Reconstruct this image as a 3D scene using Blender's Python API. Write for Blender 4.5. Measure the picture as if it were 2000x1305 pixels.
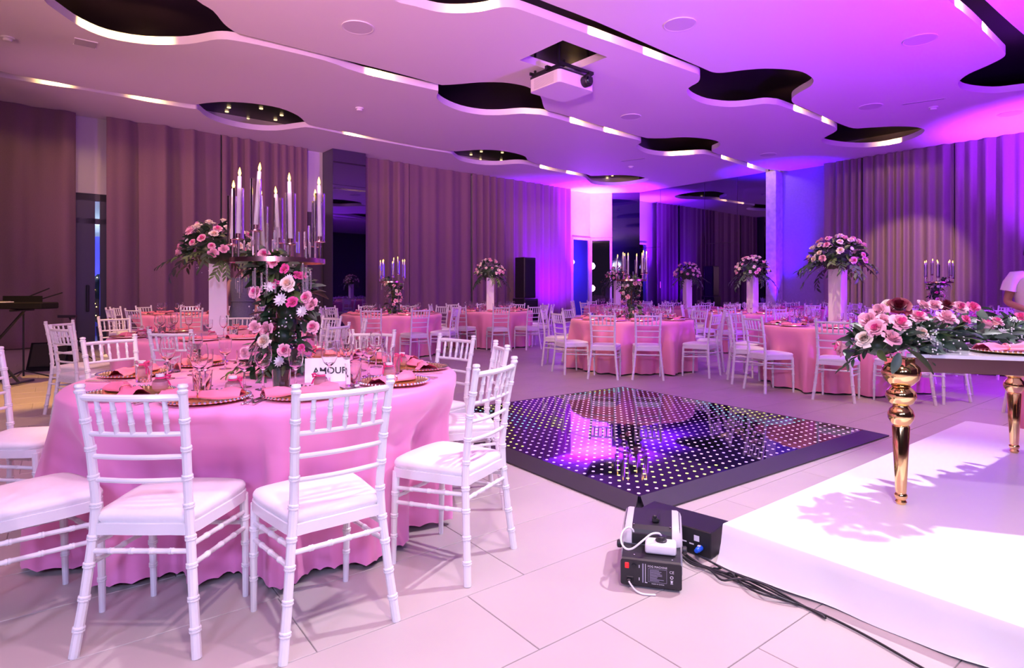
import bpy, bmesh, math, random
from mathutils import Vector, Matrix, Euler
R = math.radians
random.seed(7)
for o in list(bpy.data.objects): bpy.data.objects.remove(o, do_unlink=True)
scene = bpy.context.scene
COL = scene.collection

# ------------------------------------------------------------------ camera
F_PX, YH, CAMH = 1160.0, 567.0, 1.235          # focal length (px of 2000), horizon row, eye height
cam = bpy.data.cameras.new('camera'); camo = bpy.data.objects.new('camera', cam); COL.objects.link(camo)
cam.sensor_width = 36.0; cam.lens = 36.0 * F_PX / 2000.0
cam.shift_y = -(652.5 - YH) / 2000.0
cam.clip_start = 0.05; cam.clip_end = 200
camo.location = (0, 0, CAMH); camo.rotation_euler = (R(90), 0, 0)
scene.camera = camo

# ------------------------------------------------------------------ world, view
w = bpy.data.worlds.new('world'); scene.world = w; w.use_nodes = True
w.node_tree.nodes['Background'].inputs[0].default_value = (0.16, 0.09, 0.28, 1)
w.node_tree.nodes['Background'].inputs[1].default_value = 0.05
vs = scene.view_settings
vs.view_transform = 'Standard'; vs.look = 'None'; vs.gamma = 1.0; vs.use_curve_mapping = False
vs.exposure = 0.28

# ------------------------------------------------------------------ room frame
HC = 5.135                                     # ceiling underside
RA = R(50.3)                                   # direction of the curtain wall, clockwise from +Y
AX = Vector((math.sin(RA), math.cos(RA), 0)); BX = Vector((math.cos(RA), -math.sin(RA), 0))
def ab(a, b, z=0.0): return AX * a + BX * b + Vector((0, 0, z))
def gp(px, py, z=0.0):                         # point at height z seen at a photo pixel
    Y = F_PX * (CAMH - z) / (py - YH)
    return Vector(((px - 1000) / F_PX * Y, Y, z))
def at(px, Y, z=0.0): return Vector(((px - 1000) / F_PX * Y, Y, z))

# ------------------------------------------------------------------ lamps of the hall and added fill spots
def spot(name, loc, target, color, power, angle=60, blend=0.5, size=0.1):
    l = bpy.data.lights.new(name, 'SPOT'); l.energy = power; l.color = color
    l.spot_size = R(angle); l.spot_blend = blend; l.shadow_soft_size = size
    o = bpy.data.objects.new(name, l); COL.objects.link(o); o.location = loc
    o.rotation_euler = (Vector(target) - Vector(loc)).to_track_quat('-Z', 'Y').to_euler()
    return o
def lamp(name, loc, color, power, size=0.1):
    l = bpy.data.lights.new(name, 'POINT'); l.energy = power; l.color = color; l.shadow_soft_size = size
    o = bpy.data.objects.new(name, l); COL.objects.link(o); o.location = loc
    return o
def area(name, loc, target, color, power, sx, sy):
    l = bpy.data.lights.new(name, 'AREA'); l.energy = power; l.color = color
    l.shape = 'RECTANGLE'; l.size = sx; l.size_y = sy
    o = bpy.data.objects.new(name, l); COL.objects.link(o); o.location = loc
    o.rotation_euler = (Vector(target) - Vector(loc)).to_track_quat('-Z', 'Y').to_euler()
    return o
WARM = (1.0, 0.72, 0.42); AMBER = (1.0, 0.62, 0.2); PURP = (0.40, 0.02, 1.0); LAV = (0.68, 0.60, 1.0); PINK = (1.0, 0.5, 0.72); WHITE = (1.0, 0.86, 0.84)
# cool lavender fill spots added behind the camera, no real fixtures
for x in (-2.8, -0.7, 1.4): spot('cool_fill_spot', (x, -3.0, 3.3), (x * .5, 3.0, 0.5), (0.52, 0.52, 1.0), 330, 110, 1.0, 0.3)
# track spots under the ceiling
spot('track_spot_stage', (3.0, 3.9, 4.9), (1.5, 2.5, 0), (0.96, 0.88, 1.0), 820, 62, 0.7, 0.06)
spot('track_spot_front_table', (1.6, 1.4, 4.9), (-0.9, 2.9, 0.7), (1.0, 0.66, 0.95), 240, 75, 0.8, 0.08)
spot('track_spot_fog_machine', (0.6, -0.2, 4.9), (0.7, 1.9, 0), (1.0, 0.82, 0.82), 350, 70, 0.9, 0.1)
spot('amber_spot_band', (-5.0, 6.5, 4.9), (-6.1, 7.2, 0), (1.0, 0.52, 0.09), 900, 38, 0.4, 0.05)
spot('amber_spot_back_table', (-5.2, 9.0, 4.9), (-6.4, 11.4, 0.7), AMBER, 560, 36, 0.5, 0.05)
spot('amber_spot_pedestal_table', (-1.4, 7.2, 4.9), (-3.0, 6.4, 0.9), AMBER, 300, 38, 0.5, 0.05)
spot('amber_spot_front_table', (-2.6, 2.4, 4.9), (-1.9, 3.9, 0.7), AMBER, 600, 30, 0.6, 0.05)
for i, (x, y, tx, ty, pw) in enumerate([(-1.2, 9.0, -2.3, 11.5, 400), (0.4, 11.0, -0.5, 13.3, 360), (1.0, 7.2, 1.8, 9.4, 450),
                                        (3.4, 10.2, 4.9, 12.1, 360), (2.9, 6.0, 4.1, 7.7, 400), (6.6, 10.2, 8.4, 11.8, 90)]):
    spot('warm_pin_spot', (x, y, 4.95), (tx, ty, 0.9), WARM, pw, 30, 0.5, 0.05)
spot('warm_floor_spot', (0.2, 6.6, 4.95), (0.3, 8.2, 0), WARM, 130, 40, 0.6, 0.05)
spot('warm_floor_spot', (4.4, 5.2, 4.95), (4.6, 5.4, 0), WARM, 330, 46, 0.6, 0.05)
spot('amber_curtain_spot', ab(13.0, -3.2, 4.9), ab(19.3, -5.85, 1.5), AMBER, 1300, 27, 0.45, 0.05)
# purple uplights standing on the floor along the walls, plus added boost spots
spot('purple_uplight_corner', ab(16.6, -15.0, 0.25), ab(17.6, -15.85, 5.1), (0.30, 0.01, 1.0), 11000, 62, 1.0, 0.1)
spot('white_core_boost', ab(16.4, -14.9, 0.25), ab(17.5, -16.1, 5.0), (0.50, 0.46, 1.0), 1500, 34, 1.0, 0.1)  # added spot that whitens the overexposed core of the purple corner glow
spot('purple_uplight_pilaster', ab(18.6, -9.1, 0.2), ab(19.0, -9.2, 5.1), (0.07, 0.0, 1.0), 3600, 50, 1.0, 0.06)
spot('purple_uplight_curtain_wall', ab(17.6, -2.2, 0.25), ab(18.3, -2.2, 5.1), (0.30, 0.02, 1.0), 9000, 70, 1.0, 0.1)
spot('purple_curtain_boost', ab(14.6, -14.2, 0.3), ab(15.6, -16.3, 3.0), (0.20, 0.0, 1.0), 2300, 95, 1.0, 0.1)  # extra spot added out on the floor to turn the curtain purple
# unseen fill spots added behind and beside the camera to tint ceiling and curtains
spot('purple_fill', (9.0, 3.0, 2.4), (5.5, 13.0, 1.6), (0.34, 0.01, 1.0), 2000, 100, 0.8, 0.2)
spot('violet_ceiling_fill', (7.0, 5.0, 1.6), (5.6, 7.6, 5.1), (0.34, 0.02, 1.0), 2100, 125, 1.0, 0.3)
spot('pink_ceiling_fill', (-0.8, -3.6, 1.4), (-0.8, 3.6, 5.1), (1.0, 0.40, 0.70), 6200, 62, 1.0, 0.3)
spot('pink_side_fill', (-8.0, 0.0, 2.2), (-4.5, 5.5, 5.1), (1.0, 0.46, 0.40), 1500, 84, 1.0, 0.3)
spot('pink_curtain_fill', (-11.3, 6.2, 3.2), ab(12, -16.2, 2.4), (1.0, 0.36, 0.78), 1100, 60, 1.0, 0.1)
# ------------------------------------------------------------------ mesh helpers
class MB:
    """collects shapes; build() links them as ONE mesh object"""
    def __init__(self): self.v = []; self.f = []; self.m = []
    def add(self, vf, M=None, mat=0):
        n = len(self.v); vs_, fs = vf
        if M is not None: vs_ = [M @ Vector(p) for p in vs_]
        self.v.extend([tuple(p) for p in vs_])
        self.f.extend([tuple(i + n for i in q) for q in fs]); self.m.extend([mat] * len(fs))
        return self
    def mesh(self, name, mats, smooth=35):
        me = bpy.data.meshes.new(name); me.from_pydata(self.v, [], self.f)
        if not isinstance(mats, (list, tuple)): mats = [mats]
        for mt in mats: me.materials.append(mt)
        if len(mats) > 1: me.polygons.foreach_set('material_index', self.m)
        if smooth:
            me.polygons.foreach_set('use_smooth', [True] * len(me.polygons))
            if smooth < 180: me.set_sharp_from_angle(angle=R(smooth))
        me.update(); return me
    def build(self, name, mats, parent=None, loc=None, rz=0, smooth=35):
        return inst(name, self.mesh(name, mats, smooth), parent, loc, rz)
def inst(name, me, parent=None, loc=None, rz=0, rot=None, scale=None):
    o = bpy.data.objects.new(name, me); COL.objects.link(o)
    if parent is not None: o.parent = parent
    if loc is not None: o.location = loc
    if rot is not None: o.rotation_euler = rot
    elif rz: o.rotation_euler = (0, 0, rz)
    if scale is not None: o.scale = (scale,) * 3 if isinstance(scale, (int, float)) else scale
    return o
def tag(o, label, cat, group=None):
    o['label'] = label; o['category'] = cat
    if group: o['group'] = group
    return o
def struct(o, label=None):
    o['kind'] = 'structure'
    if label: o['label'] = label
    return o
def thing(name, label, cat, loc=(0, 0, 0), rz=0, group=None):
    o = bpy.data.objects.new(name, None); COL.objects.link(o); o.location = loc; o.rotation_euler = (0, 0, rz)
    o.empty_display_size = 0.1
    return tag(o, label, cat, group)
def copy_tree(o, parent=None):
    c = o.copy(); COL.objects.link(c); c.parent = parent
    for ch in o.children: copy_tree(ch, c)
    return c
def T(x=0, y=0, z=0): return Matrix.Translation((x, y, z))
def RX(a): return Matrix.Rotation(a, 4, 'X')
def RY(a): return Matrix.Rotation(a, 4, 'Y')
def RZ(a): return Matrix.Rotation(a, 4, 'Z')
def SC(x, y, z): return Matrix.Diagonal((x, y, z, 1))
_bc = {}
def box(sx, sy, sz, c=(0, 0, 0), bev=0.0, seg=1):
    k = (round(sx, 5), round(sy, 5), round(sz, 5), bev, seg)
    if k not in _bc:
        bm = bmesh.new(); bmesh.ops.create_cube(bm, size=1)
        bmesh.ops.scale(bm, vec=(sx, sy, sz), verts=bm.verts)
        if bev > 0: bmesh.ops.bevel(bm, geom=bm.edges[:], offset=bev, segments=seg, affect='EDGES', profile=0.5)
        bm.verts.index_update()
        _bc[k] = ([tuple(v.co) for v in bm.verts], [tuple(v.index for v in f.verts) for f in bm.faces]); bm.free()
    v, f = _bc[k]
    return [(p[0] + c[0], p[1] + c[1], p[2] + c[2]) for p in v], f
def lathe(prof, n=16, closed=False):
    v = []; f = []; rows = []
    for (r, z) in prof:
        if r < 1e-6: rows.append([len(v)]); v.append((0, 0, z))
        else:
            rows.append(list(range(len(v), len(v) + n)))
            v += [(r * math.cos(2 * math.pi * i / n), r * math.sin(2 * math.pi * i / n), z) for i in range(n)]
    pairs = list(zip(rows[:-1], rows[1:]))
    if closed: pairs.append((rows[-1], rows[0]))
    for a, b in pairs:
        if len(a) == 1 and len(b) == 1: continue
        for i in range(n):
            j = (i + 1) % n
            if len(a) == 1: f.append((a[0], b[j], b[i]))
            elif len(b) == 1: f.append((a[i], a[j], b[0]))
            else: f.append((a[i], a[j], b[j], b[i]))
    if not closed:
        if len(rows[0]) > 1: f.append(tuple(reversed(rows[0])))
        if len(rows[-1]) > 1: f.append(tuple(rows[-1]))
    return v, f
def tube(pts, rad, n=8, cap=True, loop=False):
    pts = [Vector(p) for p in pts]; v = []; f = []; N = len(pts)
    if not isinstance(rad, (list, tuple)): rad = [rad] * N
    up = None
    for i, p in enumerate(pts):
        if loop: d = pts[(i + 1) % N] - pts[i - 1]
        else: d = pts[min(i + 1, N - 1)] - pts[max(i - 1, 0)]
        d.normalize()
        if up is None:
            up = Vector((0, 0, 1)) if abs(d.z) < 0.9 else Vector((1, 0, 0))
        x = d.cross(up); x.normalize(); up = x.cross(d)
        for k in range(n):
            a = 2 * math.pi * k / n
            v.append(p + (x * math.cos(a) + up * math.sin(a)) * rad[i])
    M_ = N if loop else N - 1
    for i in range(M_):
        for k in range(n):
            a = i * n + k; b = i * n + (k + 1) % n; i2 = (i + 1) % N
            f.append((a, b, i2 * n + (k + 1) % n, i2 * n + k))
    if cap and not loop:
        f.append(tuple(reversed(range(n)))); f.append(tuple(range((N - 1) * n, N * n)))
    return [tuple(p) for p in v], f
def sphere(r=1, n=10, m=6):
    return lathe([(0 if j in (0, m) else r * math.sin(math.pi * j / m), -r * math.cos(math.pi * j / m)) for j in range(m + 1)], n)
def prism(poly, z0, z1):
    n = len(poly)
    v = [(p[0], p[1], z0) for p in poly] + [(p[0], p[1], z1) for p in poly]
    return v, [tuple(reversed(range(n))), tuple(range(n, 2 * n))] + [(i, (i + 1) % n, n + (i + 1) % n, n + i) for i in range(n)]
def grid(nx, ny, fn, wrap=False):
    v = [tuple(fn(i / (nx if wrap else nx - 1), j / (ny - 1))) for j in range(ny) for i in range(nx)]
    f = []
    for j in range(ny - 1):
        for i in range(nx if wrap else nx - 1):
            i2 = (i + 1) % nx
            f.append((j * nx + i, j * nx + i2, (j + 1) * nx + i2, (j + 1) * nx + i))
    return v, f
def catmull(pts, k=4, cyclic=True):
    out = []; n = len(pts); P = [Vector(p) for p in pts]
    for i in range(n if cyclic else n - 1):
        if cyclic: p0, p1, p2, p3 = P[i - 1], P[i], P[(i + 1) % n], P[(i + 2) % n]
        else: p0, p1, p2, p3 = P[max(i - 1, 0)], P[i], P[i + 1], P[min(i + 2, n - 1)]
        for j in range(k):
            t = j / k
            out.append(0.5 * ((2 * p1) + (p2 - p0) * t + (2 * p0 - 5 * p1 + 4 * p2 - p3) * t * t + (3 * p1 - p0 - 3 * p2 + p3) * t ** 3))
    if not cyclic: out.append(P[-1])
    return out
def curve_fill(name, loops, half, mats):
    """flat plate with holes, thickness 2*half, as a mesh"""
    cu = bpy.data.curves.new(name, 'CURVE'); cu.dimensions = '2D'; cu.fill_mode = 'BOTH'; cu.extrude = half
    for lp in loops:
        s = cu.splines.new('POLY'); s.points.add(len(lp) - 1); s.use_cyclic_u = True
        for p, q in zip(s.points, lp): p.co = (q[0], q[1], 0, 1)
    o = bpy.data.objects.new(name, cu); COL.objects.link(o)
    dg = bpy.context.evaluated_depsgraph_get()
    me = bpy.data.meshes.new_from_object(o.evaluated_get(dg))
    bpy.data.objects.remove(o, do_unlink=True); bpy.data.curves.remove(cu)
    me.materials.clear()
    for m in mats: me.materials.append(m)
    me.name = name
    return me
def text_mesh(txt, size, mat, depth=0.0006, space=1.0, bold=0.0):
    cu = bpy.data.curves.new('lettering', 'FONT'); cu.body = txt; cu.size = size; cu.extrude = depth / 2
    cu.align_x = 'CENTER'; cu.align_y = 'CENTER'; cu.space_character = space; cu.offset = size * bold; cu.resolution_u = 3
    o = bpy.data.objects.new('lettering', cu); COL.objects.link(o)
    dg = bpy.context.evaluated_depsgraph_get()
    me = bpy.data.meshes.new_from_object(o.evaluated_get(dg))
    bpy.data.objects.remove(o, do_unlink=True); bpy.data.curves.remove(cu)
    me.materials.clear(); me.materials.append(mat); return me

# ------------------------------------------------------------------ materials (all procedural)
def mat(name, col, rough=0.5, metal=0.0, noise=None, bump=None, coat=0, emit=None, estr=0, trans=0, ior=1.45, sheen=0, sss=0, alpha=1, spec=None):
    m = bpy.data.materials.new(name); m.use_nodes = True; nt = m.node_tree; b = nt.nodes['Principled BSDF']
    b.inputs['Base Color'].default_value = (*col, 1); b.inputs['Roughness'].default_value = rough; b.inputs['Metallic'].default_value = metal
    if coat: b.inputs['Coat Weight'].default_value = coat; b.inputs['Coat Roughness'].default_value = 0.08
    if emit: b.inputs['Emission Color'].default_value = (*emit, 1); b.inputs['Emission Strength'].default_value = estr
    if trans: b.inputs['Transmission Weight'].default_value = trans; b.inputs['IOR'].default_value = ior
    if sheen: b.inputs['Sheen Weight'].default_value = sheen
    if alpha < 1: b.inputs['Alpha'].default_value = alpha
    if spec is not None: b.inputs['Specular IOR Level'].default_value = spec
    if noise or bump:
        tc = nt.nodes.new('ShaderNodeTexCoord')
    if noise:
        sc, amt = noise[0], noise[1]
        nz = nt.nodes.new('ShaderNodeTexNoise'); nz.inputs['Scale'].default_value = sc; nz.inputs['Detail'].default_value = 4
        nt.links.new(tc.outputs['Object'], nz.inputs['Vector'])
        mx = nt.nodes.new('ShaderNodeMix'); mx.data_type = 'RGBA'
        mx.inputs[6].default_value = (*[c * (1 - amt) for c in col], 1); mx.inputs[7].default_value = (*[min(1, c * (1 + amt)) for c in col], 1)
        nt.links.new(nz.outputs['Fac'], mx.inputs[0]); nt.links.new(mx.outputs[2], b.inputs['Base Color'])
    if bump:
        nb = nt.nodes.new('ShaderNodeTexNoise'); nb.inputs['Scale'].default_value = bump[0]; nb.inputs['Detail'].default_value = 3
        nt.links.new(tc.outputs['Object'], nb.inputs['Vector'])
        bp = nt.nodes.new('ShaderNodeBump'); bp.inputs['Strength'].default_value = bump[1]; bp.inputs['Distance'].default_value = 0.01
        nt.links.new(nb.outputs['Fac'], bp.inputs['Height']); nt.links.new(bp.outputs['Normal'], b.inputs['Normal'])
    return m
M = {}
M['tile'] = mat('porcelain_tile', (0.50, 0.44, 0.41), 0.42, noise=(2.2, 0.10), bump=(30, 0.02))
M['grout'] = mat('grout', (0.30, 0.27, 0.26), 0.8)
M['ceil'] = mat('ceiling_paint', (0.86, 0.84, 0.83), 0.6)
M['void'] = mat('black_void_paint', (0.022, 0.012, 0.026), 0.3, spec=0.4)
M['wallwhite'] = mat('white_wall_paint', (0.72, 0.70, 0.70), 0.6, bump=(60, 0.03))
M['walltex'] = mat('textured_wallpaper', (0.25, 0.18, 0.36), 0.5, noise=(14, 0.12), bump=(40, 0.25))
M['pil'] = mat('marbled_pilaster', (0.55, 0.52, 0.58), 0.3, noise=(6, 0.5))
M['walldark'] = mat('dark_wall', (0.10, 0.08, 0.09), 0.7)
M['curtain'] = mat('mauve_curtain', (0.25, 0.16, 0.165), 0.85, noise=(90, 0.18), sheen=0.25)
M['curtain2'] = mat('taupe_satin_curtain', (0.21, 0.13, 0.18), 0.5, noise=(40, 0.1), sheen=0.3)
M['mirror'] = mat('smoked_mirror', (0.21, 0.17, 0.33), 0.02, metal=1.0)
M['darkglass'] = mat('dark_blue_glass', (0.004, 0.004, 0.014), 0.04, spec=0.8)
M['frame'] = mat('grey_metal_frame', (0.10, 0.09, 0.13), 0.4, metal=0.4)
M['chair'] = mat('white_lacquer', (0.83, 0.82, 0.83), 0.28, coat=0.3)
M['cushion'] = mat('white_cushion_fabric', (0.86, 0.84, 0.84), 0.75, noise=(60, 0.03), bump=(25, 0.08))
M['pink'] = mat('pink_satin_cloth', (0.90, 0.30, 0.60), 0.42, noise=(3, 0.05), sheen=0.3)
M['peach'] = mat('salmon_pink_cloth', (0.86, 0.29, 0.48), 0.5, noise=(3, 0.05), sheen=0.2)
M['napkin'] = mat('pink_napkin', (0.86, 0.22, 0.36), 0.55, noise=(20, 0.08), bump=(30, 0.1))
M['ribbon'] = mat('hot_pink_ribbon', (0.80, 0.02, 0.22), 0.3, sheen=0.2)
M['gold'] = mat('polished_gold', (0.95, 0.68, 0.30), 0.10, metal=1.0)
M['goldplate'] = mat('gold_plate', (0.90, 0.62, 0.16), 0.25, metal=0.9)
M['rosegold'] = mat('rose_gold', (0.86, 0.52, 0.50), 0.22, metal=1.0)
M['silver'] = mat('silver', (0.80, 0.78, 0.80), 0.18, metal=1.0)
M['glass'] = mat('clear_glass', (1, 1, 1), 0.0, trans=1.0, ior=1.42)
M['crystal'] = mat('crystal', (1, 0.97, 1), 0.02, trans=0.9, ior=1.5)
M['candle'] = mat('white_wax', (0.90, 0.86, 0.85), 0.4)
M['flame'] = mat('flame', (1, 0.6, 0.15), 0.5, emit=(1.0, 0.50, 0.08), estr=6)
M['leaf'] = mat('dark_green_leaf', (0.022, 0.055, 0.024), 0.4, noise=(15, 0.4))
M['leaf2'] = mat('grey_green_leaf', (0.075, 0.125, 0.085), 0.45, noise=(15, 0.3))
M['leaf3'] = mat('fresh_green_leaf', (0.10, 0.17, 0.045), 0.45, noise=(15, 0.3))
M['rp'] = mat('pale_pink_petal', (0.86, 0.44, 0.54), 0.6, sheen=0.2)
M['rpi'] = mat('deep_pink_petal', (0.84, 0.09, 0.36), 0.6, sheen=0.2)
M['rw'] = mat('cream_petal', (0.88, 0.78, 0.66), 0.6, sheen=0.2)
M['rwi'] = mat('peach_petal', (0.88, 0.62, 0.45), 0.6, sheen=0.2)
M['rr'] = mat('crimson_petal', (0.20, 0.002, 0.028), 0.5, sheen=0.2)
M['rri'] = mat('dark_crimson_petal', (0.12, 0.001, 0.015), 0.5)
M['baby'] = mat('white_petal', (0.88, 0.86, 0.84), 0.6)
M['stem'] = mat('stem_green', (0.06, 0.11, 0.04), 0.6)
M['ped'] = mat('white_pedestal_paint', (0.82, 0.80, 0.82), 0.4)
M['stagecloth'] = mat('white_stage_cloth', (0.88, 0.87, 0.88), 0.30, noise=(4, 0.02), bump=(5, 0.05))
M['wood'] = mat('platform_wood', (0.25, 0.17, 0.1), 0.7)
M['black'] = mat('black_plastic', (0.016, 0.015, 0.018), 0.42)
M['keyblack'] = mat('matt_black', (0.012, 0.011, 0.013), 0.8, spec=0.1)
M['blackmetal'] = mat('black_metal', (0.02, 0.02, 0.023), 0.35, metal=0.3)
M['ramp'] = mat('black_rubber_ramp', (0.035, 0.03, 0.04), 0.48, noise=(10, 0.15))
M['ledglass'] = mat('black_glossy_acrylic', (0.006, 0.005, 0.012), 0.03, spec=0.8)
M['greyplastic'] = mat('light_grey_plastic', (0.60, 0.58, 0.60), 0.45)
M['whiteplastic'] = mat('white_plastic', (0.82, 0.81, 0.82), 0.4)
M['spk'] = mat('speaker_grille_white', (0.66, 0.63, 0.66), 0.6, noise=(300, 0.1))
M['red'] = mat('red_switch', (0.75, 0.01, 0.02), 0.3, emit=(1, 0.02, 0.02), estr=0.4)
M['blue'] = mat('blue_connector', (0.02, 0.12, 0.75), 0.35)
M['print'] = mat('white_print', (0.75, 0.74, 0.78), 0.6)
M['printgrey'] = mat('grey_print', (0.30, 0.28, 0.38), 0.6)
M['ink'] = mat('black_ink', (0.012, 0.010, 0.016), 0.5)
M['paper'] = mat('white_card', (0.88, 0.87, 0.88), 0.7)
M['tabletop'] = mat('white_gloss_top', (0.80, 0.80, 0.86), 0.12, coat=0.5)
M['skin'] = mat('skin', (0.42, 0.20, 0.12), 0.5)
M['skinlt'] = mat('skin_light', (0.60, 0.36, 0.27), 0.5)
M['hair'] = mat('dark_hair', (0.02, 0.012, 0.01), 0.5)
M['dress'] = mat('grey_blue_dress', (0.15, 0.17, 0.23), 0.7, noise=(80, 0.3))
M['shirt'] = mat('pale_pink_shirt', (0.80, 0.70, 0.70), 0.8, noise=(50, 0.04))
M['trouser'] = mat('dark_trousers', (0.03, 0.03, 0.04), 0.8)
M['downlight'] = mat('downlight_lens', (1, 0.8, 0.5), 0.4, emit=(1.0, 0.72, 0.36), estr=1.5)
M['coolight'] = mat('foyer_lamp', (1, 1, 1), 0.4, emit=(0.6, 0.85, 1.0), estr=2.5)
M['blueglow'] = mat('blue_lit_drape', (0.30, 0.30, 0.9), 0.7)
M['fairy'] = mat('fairy_light', (1, 0.7, 0.4), 0.4, emit=(1.0, 0.6, 0.25), estr=6)
for nm, c in (('dot_pink', (1.0, 0.50, 0.95)), ('dot_yel', (0.86, 1.0, 0.22)), ('dot_cyan', (0.35, 0.85, 1.0)), ('dot_lav', (0.60, 0.34, 1.0))):
    M[nm] = mat('led_' + nm, c, 0.4, emit=c, estr=1.15)

# ------------------------------------------------------------------ room shell
A0, A1, B0, B1 = -9.0, 19.37, -16.4, 7.0
ZT = HC + 0.62
def ray_b(px, b): d = Vector(((px - 1000) / F_PX, 1, 0)); return (d * (b / d.dot(BX))).dot(AX)      # A coordinate where a sight line meets the plane B=b
def ray_a(px, a): d = Vector(((px - 1000) / F_PX, 1, 0)); return (d * (a / d.dot(AX))).dot(BX)
RMAT = Matrix(((AX.x, BX.x, 0, 0), (AX.y, BX.y, 0, 0), (0, 0, 1, 0), (0, 0, 0, 1)))                  # (a,b,z) -> world (mirrored pair, so flip faces)
def slab(a0, a1, b0, b1, z0, z1, bev=0):
    v, f = box(abs(a1 - a0), abs(b1 - b0), z1 - z0, ((a0 + a1) / 2, (b0 + b1) / 2, (z0 + z1) / 2), bev)
    return [tuple(RMAT @ Vector(p)) for p in v], [tuple(reversed(q)) for q in f]

# floor: slab, the 300 largest tiles one by one, the rest joined
fl = MB().add(slab(A0 - .3, A1 + .4, B0 - .3, B1 + .3, -0.2, -0.004)).build('floor', M['grout'], smooth=0); struct(fl, 'large stone-look porcelain floor tiles laid in thirds')
TA = R(52.4); TX = Vector((math.sin(TA), math.cos(TA), 0)); TY = Vector((math.cos(TA), -math.sin(TA), 0))
TJ = Vector((-0.181, 2.40, 0)); TL, TW = 0.905, 0.452
tmesh = MB().add(box(TL - .004, TW - .004, .02, (0, 0, -.01), .0015)).mesh('tile', M['tile'], 0)
tiles = []
for r in range(-60, 60):
    off = {-1: 0.294, 0: 0, 1: .302, 2: .604}.get(r, 0.302 * (r % 3))
    for k in range(-40, 40):
        c = TJ + TX * (off + (k + .5) * TL) + TY * ((r + .5) * TW)
        if A0 + .45 < c.dot(AX) < A1 - .30 and B0 + .4 < c.dot(BX) < B1 - .45 and not (c.dot(AX) - c.dot(BX) > 33.5): 
            vis = c.y > 1.0 and abs(c.x) < c.y * 0.95 + .4
            tiles.append((0 if vis else 1, c.length, c))
tiles.sort(key=lambda t: (t[0], t[1]))
TROT = math.atan2(TX.y, TX.x)
for t in tiles[:300]: inst('tile', tmesh, fl, t[2], TROT)
fm = MB()
for t in tiles[300:]: fm.add(box(TL - .004, TW - .004, .02, (0, 0, -.01)), Matrix.Translation(t[2]) @ RZ(TROT))
o = fm.build('far_tiles', M['tile'], fl, smooth=0); o['kind'] = 'stuff'

# ceiling: white plate with flowing cut-outs, black void above
rivers = []
r1u = [(-160, 108), (-60, 126), (0, 139), (35, 147), (166, 171), (290, 191), (370, 203), (384, 204), (405, 201), (441, 199), (493, 202), (546, 211), (582, 226), (599, 241), (613, 246), (663, 255), (741, 271), (826, 287), (882, 295), (900, 295), (935, 292.6), (970, 293.6), (1005, 299), (1026, 306), (1034, 315), (1072, 326), (1143, 340), (1157, 343.5), (1199, 342), (1234, 343), (1266, 349)]
r1l = [(1258, 355), (1234, 360), (1199, 363), (1160, 360), (1148, 352), (1136, 344.5), (1072, 332), (1030, 321.5), (1005, 320), (970, 322.5), (935, 321), (903, 315), (888, 307), (879, 299.5), (826, 291), (741, 275.5), (663, 260.5), (606, 249), (582, 250), (539, 255), (493, 253), (441, 243), (405, 229), (386, 214), (370, 211.5), (282, 197), (166, 176), (88, 165), (0, 150), (-60, 139), (-160, 121)]
r2u = [(110, -70), (230, -95), (330, -55), (384, 0), (416, 21), (437, 46), (455, 60), (469, 66), (529, 81), (600, 99), (700, 124), (780, 144), (854, 164), (868, 166), (900, 164), (935, 161), (981, 161), (1016, 166), (1037, 173), (1055, 187), (1062, 209), (1070, 216), (1093, 222), (1164, 243), (1252, 267), (1270, 270), (1300, 270), (1335, 268), (1370, 270), (1399, 275), (1407, 282), (1402, 288), (1390, 296), (1423, 307), (1459, 317), (1497, 330), (1525, 333)]
r2l = [(1541, 334.3), (1525, 336.6), (1497, 336), (1469, 329), (1434, 317.5), (1388, 303.5), (1370, 301), (1335, 303), (1300, 304.5), (1265, 300), (1246, 291), (1244, 284), (1252, 276), (1217, 266.5), (1146, 248.5), (1069, 226.5), (1041, 223), (1016, 222), (974, 225), (938, 224), (900, 217), (868, 204), (853, 191), (856, 178), (840, 174), (706, 143), (634, 118), (529, 93), (458, 79), (423, 77), (388, 83), (352, 87), (282, 86), (211, 74), (159, 53), (116, 25), (86, 0), (80, -35)]
r3u = [(760, -80), (860, -110), (960, -75), (1010, -25), (1055, 0), (1164, 42), (1300, 102), (1370, 132), (1392, 141), (1413, 142), (1448, 137.5), (1494, 134), (1540, 136), (1568, 141), (1585, 151), (1589, 159), (1582, 169), (1561, 181), (1547, 192), (1550, 202), (1575, 213), (1638, 241), (1667, 250.5), (1695, 249.6), (1741, 247), (1776, 247.4), (1797, 250), (1806, 255)]
r3l = [(1793, 266), (1758, 278.5), (1716, 286), (1681, 288), (1645, 286), (1614, 281), (1604, 275), (1612, 268), (1633, 256), (1630, 248.5), (1596, 233.5), (1529, 208), (1511, 204), (1490, 203), (1459, 207), (1423, 209), (1381, 204), (1353, 193), (1342, 181.5), (1346, 171), (1364, 160), (1366, 147), (1350, 140), (1300, 122), (1199, 84.6), (1111, 53), (1023, 21), (995, 14), (970, 16), (935, 23), (892, 25.7), (854, 23), (811, 12), (769, 0), (745, -35)]
r4u = [(1790, -70), (1850, -75), (1924, 0), (2000, 68), (2060, 112), (2130, 118), (2200, 126), (2230, 140)]
r4l = [(2180, 158), (2100, 166), (2000, 176), (1952, 181.5), (1917, 181), (1885, 176), (1872, 168), (1874, 158), (1892, 144.5), (1927, 129), (1955, 115), (1964, 106), (1957, 97), (1934, 74), (1899, 39), (1852, 0), (1810, -40)]
for u, l in ((r1u, r1l), (r2u, r2l), (r3u, r3l), (r4u, r4l)):
    rivers.append([p.xy for p in catmull([gp(x, y, HC) for x, y in u + l], 3)])
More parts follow.
